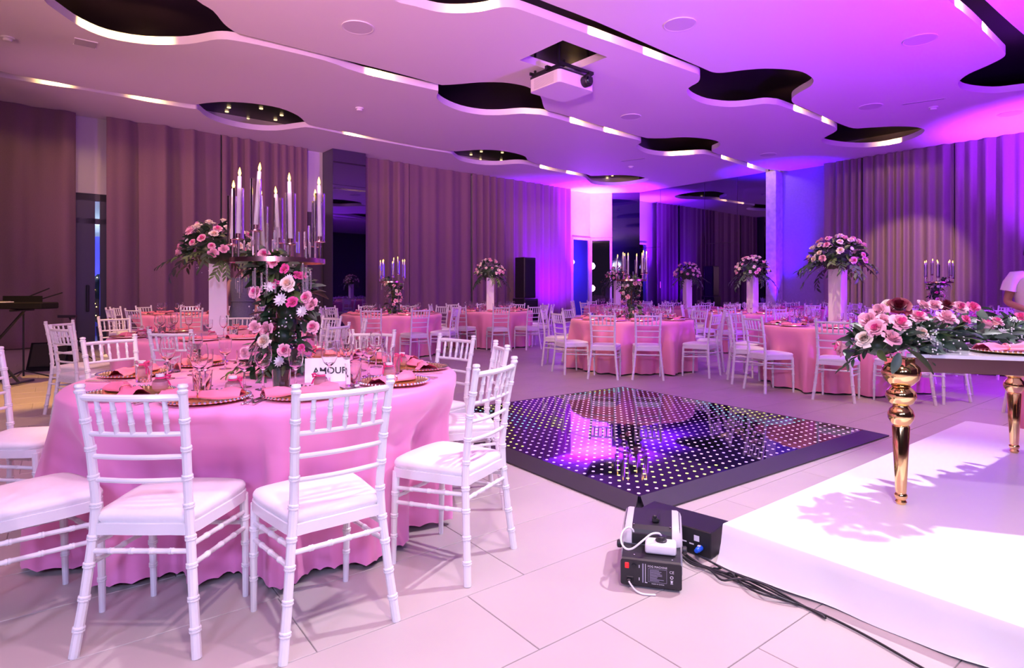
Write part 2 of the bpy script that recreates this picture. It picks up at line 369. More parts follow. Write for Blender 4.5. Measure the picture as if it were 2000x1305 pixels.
PRJ_C = Vector((0.88, 10.55))
prj_hole = [PRJ_C + Vector(AX.xy) * a + Vector(BX.xy) * b + Vector((-.02, -.55)) for a, b in ((-.52, -.52), (.52, -.52), (.52, .52), (-.52, .52))]
outer = [ab(a, b).xy for a, b in ((A0 - .2, B0 - .2), (A1 + .3, B0 - .2), (A1 + .3, B1 + .2), (A0 - .2, B1 + .2))]
cme = curve_fill('ceiling', [outer] + rivers + [prj_hole], 0.065, [M['ceil']])
co = inst('ceiling', cme, None, (0, 0, HC + .065)); struct(co, 'white plaster ceiling with flowing organic cut-outs')
vo = MB().add(slab(A0 - .2, A1 + .3, B0 - .2, B1 + .2, ZT, ZT + .1)).build('ceiling_void', M['void'], co, (0, 0, -HC - .065), smooth=0)

# walls
def wall(name, parts, m, label):
    b = MB()
    for p in parts: b.add(slab(*p))
    return struct(b.build(name, m, smooth=0), label)
dA0, dA1 = ray_b(146, B0), ray_b(212, B0)
cA = 17.70
wl = wall('wall_left', [(A0 - .2, dA0, B0 - .2, B0, 0, ZT), (dA1, cA - 1.05, B0 - .2, B0, 0, ZT), (dA0, dA1, B0 - .2, B0, 3.42, ZT), (cA - 1.05, cA, B0 - .2, B0, 3.30, ZT)], M['wallwhite'], 'white wall behind the mauve curtains')
wr = wall('wall_right', [(A1, A1 + .2, -9.75, B1 + .2, 0, ZT)], M['walltex'], 'textured wall glowing purple beside the curtains')
wall('wall_back', [(A0 - .2, A0, B0 - .2, B1 + .2, 0, ZT)], M['walldark'], 'dark wall behind the camera')
wall('wall_near', [(A0 - .2, A1 + .2, B1, B1 + .2, 0, ZT)], M['walldark'], 'dark side wall behind the camera')
# mirror wall in panels, chamfered corner, pilaster
mw = wall('wall_mirror', [(19.03, A1 + .2, -15.1, -9.66, 0, ZT)], M['walldark'], 'smoked mirror panels covering the far wall')
seams = [-14.94, ray_a(1290, 19.0), ray_a(1376, 19.0), ray_a(1440, 19.0), -9.70]
for i in range(4):
    zs = [0, HC] if i % 2 else [0, 2.9, HC]
    for z0, z1 in zip(zs[:-1], zs[1:]):
        MB().add(slab(19.0, 19.028, seams[i] + .004, seams[i + 1] - .004, z0 + .004, z1 - .004, .003)).build('mirror_panel', M['mirror'], mw, smooth=0)
pil = MB().add(slab(18.9, A1, -9.70, -9.36, 0, HC, .01)).build('trim_1', M['pil'], smooth=0); struct(pil, 'marbled pilaster strip beside the mirror')
def chamfer(u0, u1, z0, z1, t0, t1):
    p0, p1 = ab(cA, B0), ab(19.03, -14.94); d = (p1 - p0); L = d.length; d.normalize(); n = Vector((-d.y, d.x, 0))
    if n.dot(Vector((0, -1, 0))) > 0: n = -n                       # n points away from the room
    v, f = box((u1 - u0) * L, t1 - t0, z1 - z0, ((u0 + u1) / 2 * L, (t0 + t1) / 2, (z0 + z1) / 2))
    X = Matrix(((d.x, n.x, 0, p0.x), (d.y, n.y, 0, p0.y), (0, 0, 1, 0), (0, 0, 0, 1)))
    return [tuple(X @ Vector(p)) for p in v], f
wc = MB().add(chamfer(0, .44, 3.30, ZT, 0, .2)).add(chamfer(.44, 1.0, 0, ZT, .03, .2)).build('wall_corner', M['wallwhite'], smooth=0); struct(wc, 'white corner wall over blue lit glass')
MB().add(chamfer(.445, .995, .004, HC - .004, 0, .028)).build('mirror_panel', M['darkglass'], wc, smooth=0)
# corner glazing: window_1 on the curtain wall, window_2 on the chamfer
wn = MB().add(slab(cA - 1.0, cA - .06, B0 - .03, B0 - .02, .05, 3.28)).build('window_1', M['glass'], smooth=0); struct(wn, 'tall glass pane of the blue lit corner window')
fr = MB()
for a in (cA - 1.05, cA - .06): fr.add(slab(a, a + .06, B0 - .08, B0 + .04, 0, 3.30))
fr.add(slab(cA - 1.05, cA, B0 - .08, B0 + .04, 3.24, 3.32)); fr.build('window_frame', M['wallwhite'], wn, smooth=0)
wn2 = MB().add(chamfer(.04, .43, .05, 3.28, .06, .07)).build('window_2', M['glass'], smooth=0); struct(wn2, 'glass door leaf of the blue lit corner')
MB().add(chamfer(.0, .44, 3.24, 3.32, -.02, .12)).add(chamfer(.0, .04, 0, 3.3, -.02, .12)).add(chamfer(.40, .44, 0, 3.3, .0, .12)).build('window_frame', M['wallwhite'], wn2, smooth=0)
hb = MB().add(slab(cA - 1.4, cA + 1.5, B0 - 1.6, B0 - 1.5, 0, 3.6)).build('wall_foyer', M['blueglow'], smooth=0); struct(hb, 'blue lit foyer wall beyond the corner glass')
lamp('blue_foyer_lamp', ab(cA - .1, B0 - .9, 2.4), (0.05, 0.04, 1.0), 90, .1)
# glass door between the curtains, with the foyer behind
dr = thing('door_1', 'grey framed glass door between the mauve curtains', 'door', ab(0, 0, 0)); del dr['category']; struct(dr)
for a0, a1 in ((dA0, dA0 + .1), (dA1 - .16, dA1), ((dA0 + dA1) / 2 - .22, (dA0 + dA1) / 2 + .06)):
    MB().add(slab(a0, a1, B0 - .12, B0 - .02, 0, 3.42)).build('door_frame', M['frame'], dr, smooth=0)
MB().add(slab(dA0, dA1, B0 - .12, B0 - .02, 3.26, 3.42)).add(slab(dA0, dA1, B0 - .12, B0 - .02, 2.74, 2.86)).build('door_frame', M['frame'], dr, smooth=0)
for a0, a1 in ((dA0 + .1, (dA0 + dA1) / 2 - .22), ((dA0 + dA1) / 2 + .06, dA1 - .16)):
    MB().add(slab(a0, a1, B0 - .075, B0 - .067, .02, 3.26)).build('pane', M['glass'], dr, smooth=0)
mid = (dA0 + dA1) / 2 - .08
MB().add(slab(mid - .03, mid + .03, B0 + .0, B0 + .05, .75, 1.35, .01)).build('door_handle', M['blackmetal'], dr, smooth=0)
fo = MB().add(grid(60, 2, lambda u, v: ab(dA0 - 3 + u * 6, B0 - 3.2 + .12 * math.sin(u * 70) + .05 * math.sin(u * 31), v * 2.7)))
fo.build('wall_foyer_drape', M['blueglow'], smooth=180); struct(bpy.context.scene.objects['wall_foyer_drape'], 'blue lit drape in the foyer')
fb = MB().add(slab(dA0 - 4, dA1 + 4, B0 - 3.5, B0 - 3.4, 0, 3.8)).add(slab(dA0 - 4, dA1 + 4, B0 - 3.5, B0 - .2, 3.8, 3.9)).add(slab(dA0 - 4, dA1 + 4, B0 - 3.5, B0 - .2, -.1, -.01)).build('wall_foyer_shell', M['wallwhite'], smooth=0); struct(fb, 'foyer walls beyond the glass door')
lb = MB().add(slab(dA0 - 2.6, dA1 + 2.6, B0 - 3.3, B0 - 3.1, 3.02, 3.12)).build('trim_2', M['coolight'], smooth=0); struct(lb, 'cool white light cove in the foyer')
spot('blue_foyer_uplight', ab((dA0 + dA1) / 2 - .8, B0 - 1.6, .3), ab((dA0 + dA1) / 2 - .9, B0 - 3.2, 1.8), (0.22, 0.22, 1.0), 420, 100, .8, .1)

# curtains
def curtain(name, axis, s0, s1, off, m, label, pitch=.34, amp=.07, seed=1, z0=.015, taper=0.0):
    rnd = random.Random(seed); n = max(24, int((s1 - s0) / .035)); ph = 0; prof = []; a = amp; pt = pitch
    for i in range(n + 1):
        s = s0 + (s1 - s0) * i / n
        if i: ph += (s1 - s0) / n / pt * 2 * math.pi
        if rnd.random() < .06: a = amp * rnd.uniform(.35, 1.3); pt = pitch * rnd.uniform(.55, 1.5)
        prof.append((s, a * math.sin(ph) * .5 + a * .22 * math.sin(2.3 * ph + 1)))
    # smooth the profile
    ys = [p[1] for p in prof]; ys = [(ys[max(i - 1, 0)] + ys[i] + ys[min(i + 1, n)]) / 3 for i in range(n + 1)]
    b = MB(); sx = -1 if axis == 'a' else 1
    rows = [(z0, 1.0, 0), (1.4, .95, 0), (3.0, .85, 0), (HC - .12, .75, 0), (HC - .005, .62, 0)]
    def pt_(i, z, k, th):
        s = prof[i][0]; d = (ys[i] * k) + th
        return tuple(ab(s, off + d, z)) if axis == 'b' else tuple(ab(off - d, s, z))
    V = []; Fc = []
    for side in (0, 1):
        for (z, k, _) in rows:
            for i in range(n + 1): V.append(pt_(i, z, k, -.012 * side))
    W = n + 1; H = len(rows)
    for side in (0, 1):
        o_ = side * W * H
        for j in range(H - 1):
            for i in range(n):
                q = (o_ + j * W + i, o_ + j * W + i + 1, o_ + (j + 1) * W + i + 1, o_ + (j + 1) * W + i)
                Fc.append(q if side == 0 else tuple(reversed(q)))
    for i in (0, n):
        for j in range(H - 1):
            q = (j * W + i, (j + 1) * W + i, W * H + (j + 1) * W + i, W * H + j * W + i); Fc.append(q if i == 0 else tuple(reversed(q)))
    b.add((V, Fc)); return tag(b.build(name, m, smooth=180), label, 'curtain', None)
CB = B0 + .26
for i, (p0, p1, pitch, amp, lab) in enumerate([
    (-420, 148, .80, .30, 'mauve floor-length curtain at the far left behind the keyboard'),
    (207, 431, .85, .22, 'wide mauve curtain right of the glass door'),
    (433, 600, .36, .20, 'tightly gathered mauve curtain left of the mirrored column'),
    (703, 797, .36, .20, 'mauve curtain gathered against the right side of the mirrored column'),
    (799, 919, .70, .10, 'smooth flat mauve curtain behind the candelabra table'),
    (920, 1052, .36, .18, 'gathered purple lit curtain behind the flower pedestal table'),
    (1055, 1114, .30, .18, 'bright purple curtain beside the glowing white corner')]):
    curtain('curtain', 'b', ray_b(p0, CB), ray_b(p1, CB), CB + (.05 if i % 2 else 0), M['curtain'], lab, pitch, amp, 20 + i)
CA_ = A1 - .30
for i, (p0, p1, lab) in enumerate([(1610, 1685, 'satin curtain bordering the purple wall'), (1688, 1863, 'satin curtain caught by the amber spotlight'),
                                   (1866, 2035, 'purple satin curtain behind the person in pale shirt'), (2038, 2300, 'satin curtain at the far right end of the hall')]):
    curtain('curtain', 'a', ray_a(p0, CA_), ray_a(p1, CA_), CA_ - (.05 if i % 2 else 0), M['curtain2'], lab, .30, .24, 40 + i)

# mirrored column on the curtain wall
cm0 = ray_b(650, B0 + .72); cm1 = cm0 + .98
colu = thing('mirrored_column', 'square column clad in smoked mirror between the mauve curtains', 'column', ab((cm0 + cm1) / 2, B0 + .36, 0))
sh = lambda q: ([tuple(Vector(p) - colu.location) for p in q[0]], q[1])
MB().add(sh(slab(cm0, cm1, B0 + .005, B0 + .70, 0, HC - .002))).build('core', M['frame'], colu, smooth=0)
for z0, z1 in ((0.0, 1.0), (1.0, 3.25), (3.25, 4.15), (4.15, HC)):
    MB().add(sh(slab(cm0 + .004, cm1 - .004, B0 + .70, B0 + .72, z0 + .004, z1 - .006, .003))).build('mirror_panel', M['mirror'], colu, smooth=0)
dd = MB().add(slab(ray_b(600, B0 + .01), cm0 - .01, B0 + .005, B0 + .06, 0, 3.42)).build('door_2', M['walldark'], smooth=0); struct(dd, 'dark door panel left of the mirrored column')

# ------------------------------------------------------------------ ceiling fittings
def ceil_disc(px, py, r, label):
    t = thing('ceiling_speaker', label, 'speaker', gp(px, py, HC), 0)
    MB().add(lathe([(r * .9, -.004), (r, -.012), (r, 0), (r * .9, 0)], 40)).build('rim', M['whiteplastic'], t)
    MB().add(lathe([(0, -.008), (r * .92, -.008), (r * .92, -.001), (0, -.001)], 40)).build('grille', M['spk'], t)
for px, py, lab in ((699, 53, 'round white ceiling speaker left of the projector'), (1328, 47, 'round white ceiling speaker right of the projector near the top'),
                    (1797, 77, 'round white ceiling speaker nearest the right edge'), (1232, 228, 'round ceiling speaker just behind the projector'),
                    (1700, 208, 'round ceiling speaker between the two right hand cut-outs'), (1973, 222, 'round ceiling speaker over the amber lit curtain'), (1500, 302, 'round ceiling speaker near the glowing wall corner')):
    ceil_disc(px, py, .23, lab)
for px, py, lab in ((15, 73, 'white smoke detector at the far left of the ceiling'), (702, 211, 'white smoke detector between the two left light channels'),
                    (1823, 209, 'white smoke detector right of the last light cut-out'), (1232, 325, 'white smoke detector above the far corner')):
    t = thing('smoke_detector', lab, 'smoke detector', gp(px, py, HC))
    MB().add(lathe([(0, 0), (.085, 0), (.085, -.02), (.06, -.025), (0, -.025)][::-1], 24)).build('base', M['whiteplastic'], t)
    MB().add(lathe([(0, -.065), (.05, -.062), (.062, -.045), (.055, -.024), (0, -.024)], 24)).build('sensor', M['whiteplastic'], t)
p = gp(167, 84, HC)
t = thing('access_hatch', 'square beige access hatch in the ceiling at the left', 'hatch', p, math.atan2(AX.y, AX.x))
MB().add(box(.28, .28, .012, (0, 0, -.007), .003)).build('panel', M['greyplastic'], t, smooth=0)
MB().add(box(.3, .012, .014, (0, .146, -.007))).add(box(.3, .012, .014, (0, -.146, -.007))).build('frame', M['whiteplastic'], t, smooth=0)
for px, py, lab in ((1803, 198, 'thin slot vent in the ceiling beside the right smoke detector'), (1236, 312, 'thin slot vent in the ceiling above the far tables')):
    t = thing('slot_vent', lab, 'vent', gp(px, py, HC), math.atan2(BX.y, BX.x) + .3)
    MB().add(box(.75, .06, .008, (0, 0, -.005), .002)).build('slot', M['greyplastic'], t, smooth=0)
    MB().add(box(.70, .02, .01, (0, 0, -.006))).build('blade', M['frame'], t, smooth=0)

# warm LED spots tucked in the light channels: each lamp sits beside the far edge it washes
for px, py in ((187, 62), (300, 84), (605, 110), (737, 152), (1125, 243), (1193, 260), (110, 170), (286, 198), (690, 266), (800, 286), (1062, 330), (1118, 340),
               (935, 22), (1168, 75), (1272, 113), (1558, 220), (1612, 241), (1745, 282), (1330, 303), (1415, 312), (1466, 328), (1876, 20), (1926, 66), (1057, 205)):
    c = gp(px, py, HC); d = -Vector((c.x, c.y, 0)).normalized()
    spot('channel_led', c + d * .24 + Vector((0, 0, .075)), c + Vector((0, 0, .055)), (1.0, 0.58, 0.20), 30.0, 150, 0.9, .02)
dl = MB().add(lathe([(0, 0), (.045, 0), (.045, .02), (0, .02)], 12)).mesh('downlight', M['downlight'])
for grp, pts in (('left cut-out', ((447, 211), (443, 219), (510, 213), (550, 226), (484, 233), (538, 235))), ('middle left cut-out', ((920, 303), (940, 297), (981, 299), (938, 312), (979, 314))), ('far cut-out', ((1186, 348), (1218, 349), (1236, 351), (1196, 344), (1215, 354)))):
    for px, py in pts:
        tag(inst('downlight', dl, None, gp(px, py, ZT - .03)), 'tiny warm downlight inside the %s of the ceiling' % grp, 'downlight', 'downlights in the ' + grp)

# projector on its lift
pj = thing('projector', 'white ceiling projector lowered from a square opening', 'projector', (PRJ_C.x, PRJ_C.y, 4.86), math.atan2(AX.y, AX.x))
def rbox(sx, sy, sz, r, c, n=5):
    pts = []
    for cx_, cy_, a0 in ((sx / 2 - r, sy / 2 - r, 0), (-sx / 2 + r, sy / 2 - r, 90), (-sx / 2 + r, -sy / 2 + r, 180), (sx / 2 - r, -sy / 2 + r, 270)):
        for k in range(n + 1): a = R(a0 + 90 * k / n); pts.append((c[0] + cx_ + r * math.cos(a), c[1] + cy_ + r * math.sin(a)))
    return prism(pts, c[2] - sz / 2, c[2] + sz / 2)
MB().add(rbox(.86, .77, .22, .07, (0, 0, 0))).build('body', M['whiteplastic'], pj, smooth=30)
# local +x = A (right-far), -y = ... camera side faces are -x (left-near) and -y (right-near)
g = MB()
for k in range(9): g.add(box(.006, .5, .008, (-.432, 0, -.08 + k * .02)))
g.build('grille', M['greyplastic'], pj, smooth=0)
MB().add(lathe([(.0, -.09), (.085, -.09), (.10, -.07), (.10, .07), (0, .07)], 24), T(.18, -.42, .01) @ RX(R(90)) @ RX(math.pi)).build('lens', M['black'], pj)
MB().add(lathe([(0, 0), (.075, 0), (.06, .02), (0, .025)], 24), T(.18, -.512, .01) @ RX(R(90))).build('lens_glass', M['darkglass'], pj)
MB().add(box(.84, .72, .04, (0, 0, .135))).build('top_plate', M['black'], pj, smooth=0)
lf = MB()
for sx_ in (-.36, .36):
    for sy_ in (-.3, .3): lf.add(box(.03, .03, .5, (sx_, sy_, .40)))
    lf.add(box(.04, .74, .04, (sx_, 0, .20)))
for sy_ in (-.36, .36): lf.add(box(.86, .03, .05, (0, sy_, .22)))
lf.add(box(.10, .06, .07, (-.42, -.1, .19))).add(box(.08, .06, .06, (.30, -.40, .17)))
lf.build('lift_frame', M['blackmetal'], pj, smooth=0)

# ------------------------------------------------------------------ LED dance floor
DA = R(54.2); DAX = Vector((math.sin(DA), math.cos(DA), 0)); DBX = Vector((math.cos(DA), -math.sin(DA), 0))
DF = Vector((.70, 3.22, 0)); DS = 3.06; DH = .05; DR = .14
df = thing('led_dance_floor', 'square black LED dance floor with coloured light dots', 'dance floor', DF, math.atan2(DAX.y, DAX.x))
# local x along A, local y = -B (away to the left)
def ramp(p0, p1, q0, q1):
    v = [(*p0, 0.002), (*p1, 0.002), (*q1, 0.002), (*q0, 0.002), (*p0, .012), (*p1, .012), (*q1, DH), (*q0, DH)]
    f = [(3, 2, 1, 0), (4, 5, 6, 7), (0, 1, 5, 4), (1, 2, 6, 5), (2, 3, 7, 6), (3, 0, 4, 7)]
    return v, f
a_, b_ = 0.0, DS; i0, i1 = DR, DS - DR; g_ = .045
hN = DS / 2
for (p0, p1, q0, q1) in (((g_, 0), (b_, 0), (i0 + .01, i0), (i1, i0)), ((b_, 0), (b_, b_), (i1, i0), (i1, i1)), ((b_, b_), (0, b_), (i1, i1), (i0, i1)), ((0, b_), (0, g_), (i0, i1), (i0, i0 + .01))):
    mp = ((p0[0] + p1[0]) / 2, (p0[1] + p1[1]) / 2); mq = ((q0[0] + q1[0]) / 2, (q0[1] + q1[1]) / 2)
    for (u0, u1, w0, w1) in ((p0, mp, q0, mq), (mp, p1, mq, q1)):
        MB().add(ramp(u0, u1, w0, w1)).build('ramp_edge', M['ramp'], df, smooth=0)
MB().add(prism([(.004, .004), (g_ * .6, .004), (i0 + .012, i0 - .004), (i0 - .004, i0 + .012), (.004, g_ * .6)], .002, .009)).build('corner_filler', M['black'], df, smooth=0)
NP = 4; ps = (i1 - i0) / NP; ND = 9; sp = ps / ND
def dotmat(x, y):
    u, v_ = x / (i1 - i0), y / (i1 - i0)
    band = math.sin(u * 5.2 + v_ * 3.0 + 1.2 * math.sin(v_ * 6)) + .5 * math.sin(u * 11 - v_ * 7)
    if band > .80: return 1
    if band > .2 and (u + v_) > .8: return 2
    if u < .35 and v_ > .45: return 1 if math.sin(u * 14 + v_ * 5) > -.1 else 3
    return 0 if (math.sin(u * 9 - v_ * 4) > -.2) else 3
disc = lathe([(0, .0012), (.0105, .0012), (.0105, 0)], 8)
disc = (disc[0], disc[1][:-1])
pm = MB().add(box(ps - .003, ps - .003, DH - .006, (0, 0, (DH - .006) / 2 + .004), .0015)).mesh('floor_panel', M['ledglass'], 0)
for i in range(NP):
    for j in range(NP):
        cx_, cy_ = i0 + (i + .5) * ps, i0 + (j + .5) * ps
        pn = inst('floor_panel', pm, df, (cx_, cy_, 0))
        d = MB()
        for p_ in range(ND):
            for q_ in range(ND):
                x, y = (p_ + .5) * sp - ps / 2, (q_ + .5) * sp - ps / 2
                d.add(disc, T(x, y, DH - .0018), dotmat(cx_ + x - i0, cy_ + y - i0))
        o = d.build('led_dots', [M['dot_pink'], M['dot_yel'], M['dot_cyan'], M['dot_lav']], pn, smooth=0); o['kind'] = 'stuff'

# ------------------------------------------------------------------ stage
SF = Vector((.962, 2.705, 0)); SA = R(52.1); SAX = Vector((math.sin(SA), math.cos(SA), 0)); SBX = Vector((math.cos(SA), -math.sin(SA), 0))
SL, SWD, SH = 3.47, 2.5, .172
st = thing('stage', 'low white cloth covered stage under the gold table', 'stage', SF, math.atan2(SAX.y, SAX.x))
# local x along the dance floor side (A), local -y towards the camera right (B)
MB().add(box(SL - .06, SWD - .06, SH - .03, (SL / 2, -SWD / 2, (SH - .03) / 2))).build('platform', M['wood'], st, smooth=0)
def per(u):                                     # walk around the perimeter, u in metres
    P_ = [(0, 0), (0, -SWD), (SL, -SWD), (SL, 0)]; L_ = [SWD, SL, SWD, SL]; u %= sum(L_)
    for k in range(4):
        if u <= L_[k]:
            p0, p1 = Vector(P_[k]), Vector(P_[(k + 1) % 4]); d = (p1 - p0).normalized(); return p0 + d * u, Vector((d.y, -d.x)) * -1
        u -= L_[k]
    return Vector(P_[0]), Vector((-1, 0))
def OUT(p_, n_):
    c_ = p_ - Vector((SL / 2, -SWD / 2)); return n_ if n_.dot(c_) > 0 else -n_
tot = 2 * (SL + SWD); NU = 260; rows = [(SH, 0), (SH - .006, .004), (SH * .75, .006), (SH * .5, .010), (SH * .25, .020), (.012, .034), (.004, .040)]
V = []; Fc = []
for (z, o_) in rows:
    for k in range(NU):
        p_, n_ = per(k / NU * tot); u = k / NU * tot
        wv = (1 - z / SH) * (.022 * math.sin(u * 4.1 + 1) + .014 * math.sin(u * 9.7)) + (.004 * math.sin(u * 23) if z < .1 else 0)
        q = p_ + OUT(p_, n_) * (o_ + wv)
        V.append((q.x, q.y, z + (.006 * math.sin(u * 7) if z < .01 else 0) + (.004 if z < .01 else 0)))
for j in range(len(rows) - 1):
    for k in range(NU): Fc.append((j * NU + k, j * NU + (k + 1) % NU, (j + 1) * NU + (k + 1) % NU, (j + 1) * NU + k))
Fc.append(tuple(range(NU)))
Fc = [tuple(reversed(q)) for q in Fc]
MB().add((V, Fc)).build('stage_cover', M['stagecloth'], st, smooth=40)
MB().add(box(SL - .02, .006, .0012, (SL / 2, -1.22, SH + .0007))).build('seam', M['stagecloth'], st, smooth=0)

# ------------------------------------------------------------------ chiavari chairs
def bamboo(pts, r0, r1, rings, n=8, step=.05, bump=1.22):
    pts = [Vector(p) for p in pts]; L = [0]
    for a, b in zip(pts[:-1], pts[1:]): L.append(L[-1] + (b - a).length)
    tot = L[-1]
    ts = set([0, tot] + L)
    k = int(tot / step)
    if step < 1:
        for i in range(k): ts.add(tot * i / max(k, 1))
    rr = {}
    for q in rings:
        q *= tot
        for d, m_ in ((-.009, 1.0), (-.006, bump), (-.001, bump), (.0, 1.04), (.003, bump), (.008, bump), (.011, 1.0)):
            if 0 < q + d < tot: rr[q + d] = m_
    ts = sorted(t for t in ts if all(abs(t - q) > .004 for q in rr)) + []
    ts = sorted(ts + list(rr))
    P_ = []; Rd = []
    for t in ts:
        for i in range(len(L) - 1):
            if t <= L[i + 1] + 1e-9:
                u = (t - L[i]) / max(L[i + 1] - L[i], 1e-9); P_.append(pts[i].lerp(pts[i + 1], u)); break
        Rd.append((r0 + (r1 - r0) * t / tot) * rr.get(t, 1.0))
    return tube(P_, Rd, n)
SEAT = [(-.168, -.175), (-.10, -.185), (0, -.188), (.10, -.185), (.168, -.175), (.188, -.05), (.202, .09), (.192, .185), (.11, .212), (0, .218), (-.11, .212), (-.192, .185), (-.202, .09), (-.188, -.05)]
SEATC = [p.xy for p in catmull([(x, y, 0) for x, y in SEAT], 3)]
def seat_pad(sc, z0, z1, k=3):
    n = len(SEATC); V = []; Fc = []; rows = [(.97, z0), (1.0, z0 + (z1 - z0) * .3), (1.0, z0 + (z1 - z0) * .55), (.96, z0 + (z1 - z0) * .85), (.85, z1), (.5, z1 + .008)]
    for s_, z in rows: V += [(p[0] * s_ * sc, p[1] * s_ * sc + .004, z) for p in SEATC]
    V.append((0, .004, z1 + .01))
    for j in range(len(rows) - 1):
        for i in range(n): Fc.append((j * n + i, j * n + (i + 1) % n, (j + 1) * n + (i + 1) % n, (j + 1) * n + i))
    j = len(rows) - 1
    for i in range(n): Fc.append((j * n + i, j * n + (i + 1) % n, len(V) - 1))
    Fc.append(tuple(reversed(range(n)))); return V, Fc
def post_pts(s):
    return [(s * .208, -.215, 0), (s * .185, -.195, .20), (s * .166, -.178, .41), (s * .159, -.178, .52), (s * .163, -.198, .70), (s * .172, -.236, .905)]
def post_at(s, z):
    P_ = post_pts(s)
    for a, b in zip(P_[:-1], P_[1:]):
        if z <= b[2]: u = (z - a[2]) / (b[2] - a[2]); return tuple(a[i] + (b[i] - a[i]) * u for i in range(3))
    return P_[-1]
def rail_pts(z, bow, n=7):
    a, b = Vector(post_at(-1, z)), Vector(post_at(1, z))
    return [a.lerp(b, i / (n - 1)) + Vector((0, -bow * math.sin(math.pi * i / (n - 1)), 0)) for i in range(n)]
def chair_meshes(nseg, rings, hi):
    c = {}
    st_ = .05 if hi else 9
    for s, k in ((-1, 'l'), (1, 'r')):
        b = MB().add(bamboo(post_pts(s), .0165, .0150, [.10, .21, .33, .43, .55, .66, .77, .88] if rings else [], nseg, st_))
        b.add(lathe([(.0, .0), (.0165, 0), (.018, .008), (.0125, .014), (.0175, .021), (.015, .030), (0, .033)], nseg), Matrix.Translation(post_pts(s)[-1]) @ T(0, 0, -.012))
        c['post_' + k] = b.mesh('back_post', M['chair'])
        c['leg_' + k] = MB().add(bamboo([(s * .186, .192, 0), (s * .188, .188, .20), (s * .184, .178, .42)], .0115, .0175, [.30, .52, .76] if rings else [], nseg, st_)).mesh('front_leg', M['chair'])
        for z, nm in ((.30, 'a'), (.365, 'b')):
            y0 = post_at(s, z)
            c['side_%s_%s' % (k, nm)] = MB().add(bamboo([y0, (s * .187, .185, z - .02)], .009, .009, [.25, .5, .75] if rings else [], nseg, st_)).mesh('side_stretcher', M['chair'])
    c['top'] = MB().add(bamboo(rail_pts(.878, .022), .0125, .0125, [], nseg, 9)).mesh('top_rail', M['chair'])
    for i, z in enumerate((.752, .672, .590)):
        c['rail%d' % i] = MB().add(bamboo(rail_pts(z, .018), .0088, .0088, [], nseg, 9)).mesh('back_rail', M['chair'])
    tp, bt = rail_pts(.878, .022, 13), rail_pts(.752, .018, 13)
    sp_ = []
    for i in range(5):
        j = 2 + i * 2
        sp_.append(bamboo([bt[j], tp[j]], .0085, .0080, [.33, .66] if rings else [], nseg, 9))
        c['spin%d' % i] = MB().add(sp_[-1]).mesh('spindle', M['chair'])
    fr_ = MB().add(prism(SEATC, .400, .438)).mesh('seat_frame', M['chair'], 30); c['seat'] = fr_
    c['cush'] = MB().add(seat_pad(.985, .438, .478)).mesh('cushion', M['cushion'], 60)
    c['bst'] = MB().add(bamboo([post_at(-1, .345), post_at(1, .345)], .009, .009, [.2, .4, .6, .8] if rings else [], nseg, st_)).mesh('back_stretcher', M['chair'])
    c['fst'] = MB().add(bamboo([(-.187, .186, .30), (.187, .186, .30)], .009, .009, [.2, .4, .6, .8] if rings else [], nseg, st_)).mesh('front_stretcher', M['chair'])
    return c
CH = chair_meshes(10, True, True); CL = chair_meshes(6, False, False)
def joined(keys, src, name):
    b = MB()
    for k in keys:
        me = src[k]; b.add(([tuple(v.co) for v in me.vertices], [tuple(p.vertices) for p in me.polygons]))
    return b.mesh(name, M['chair'])
CL['back'] = joined(['top', 'rail0', 'rail1', 'rail2'] + ['spin%d' % i for i in range(5)], CL, 'backrest')
CL['stretch'] = joined(['side_l_a', 'side_l_b', 'side_r_a', 'side_r_b', 'bst', 'fst'], CL, 'stretchers')
PN = {'post_l': 'back_post', 'post_r': 'back_post', 'leg_l': 'front_leg', 'leg_r': 'front_leg', 'top': 'top_rail', 'seat': 'seat_frame', 'cush': 'cushion', 'bst': 'back_stretcher', 'fst': 'front_stretcher', 'back': 'backrest', 'stretch': 'stretchers'}
chairs = []                                     # (x, y) of every chair already standing
def chair(x, y, face, label, group, near=True):
    """face: angle of the direction the sitter looks"""
    t = thing('chiavari_chair', label, 'chair', (x, y, 0), face - math.pi / 2, group)
    if near:
        for k, me in CH.items():
            nm = PN.get(k) or ('side_stretcher' if k.startswith('side') else 'back_rail' if k.startswith('rail') else 'spindle')
            inst(nm, me, t)
    else:
        for k in ('post_l', 'post_r', 'leg_l', 'leg_r', 'back', 'seat', 'cush', 'stretch'): inst(PN[k], CL[k], t)
    chairs.append((x, y, face)); return t

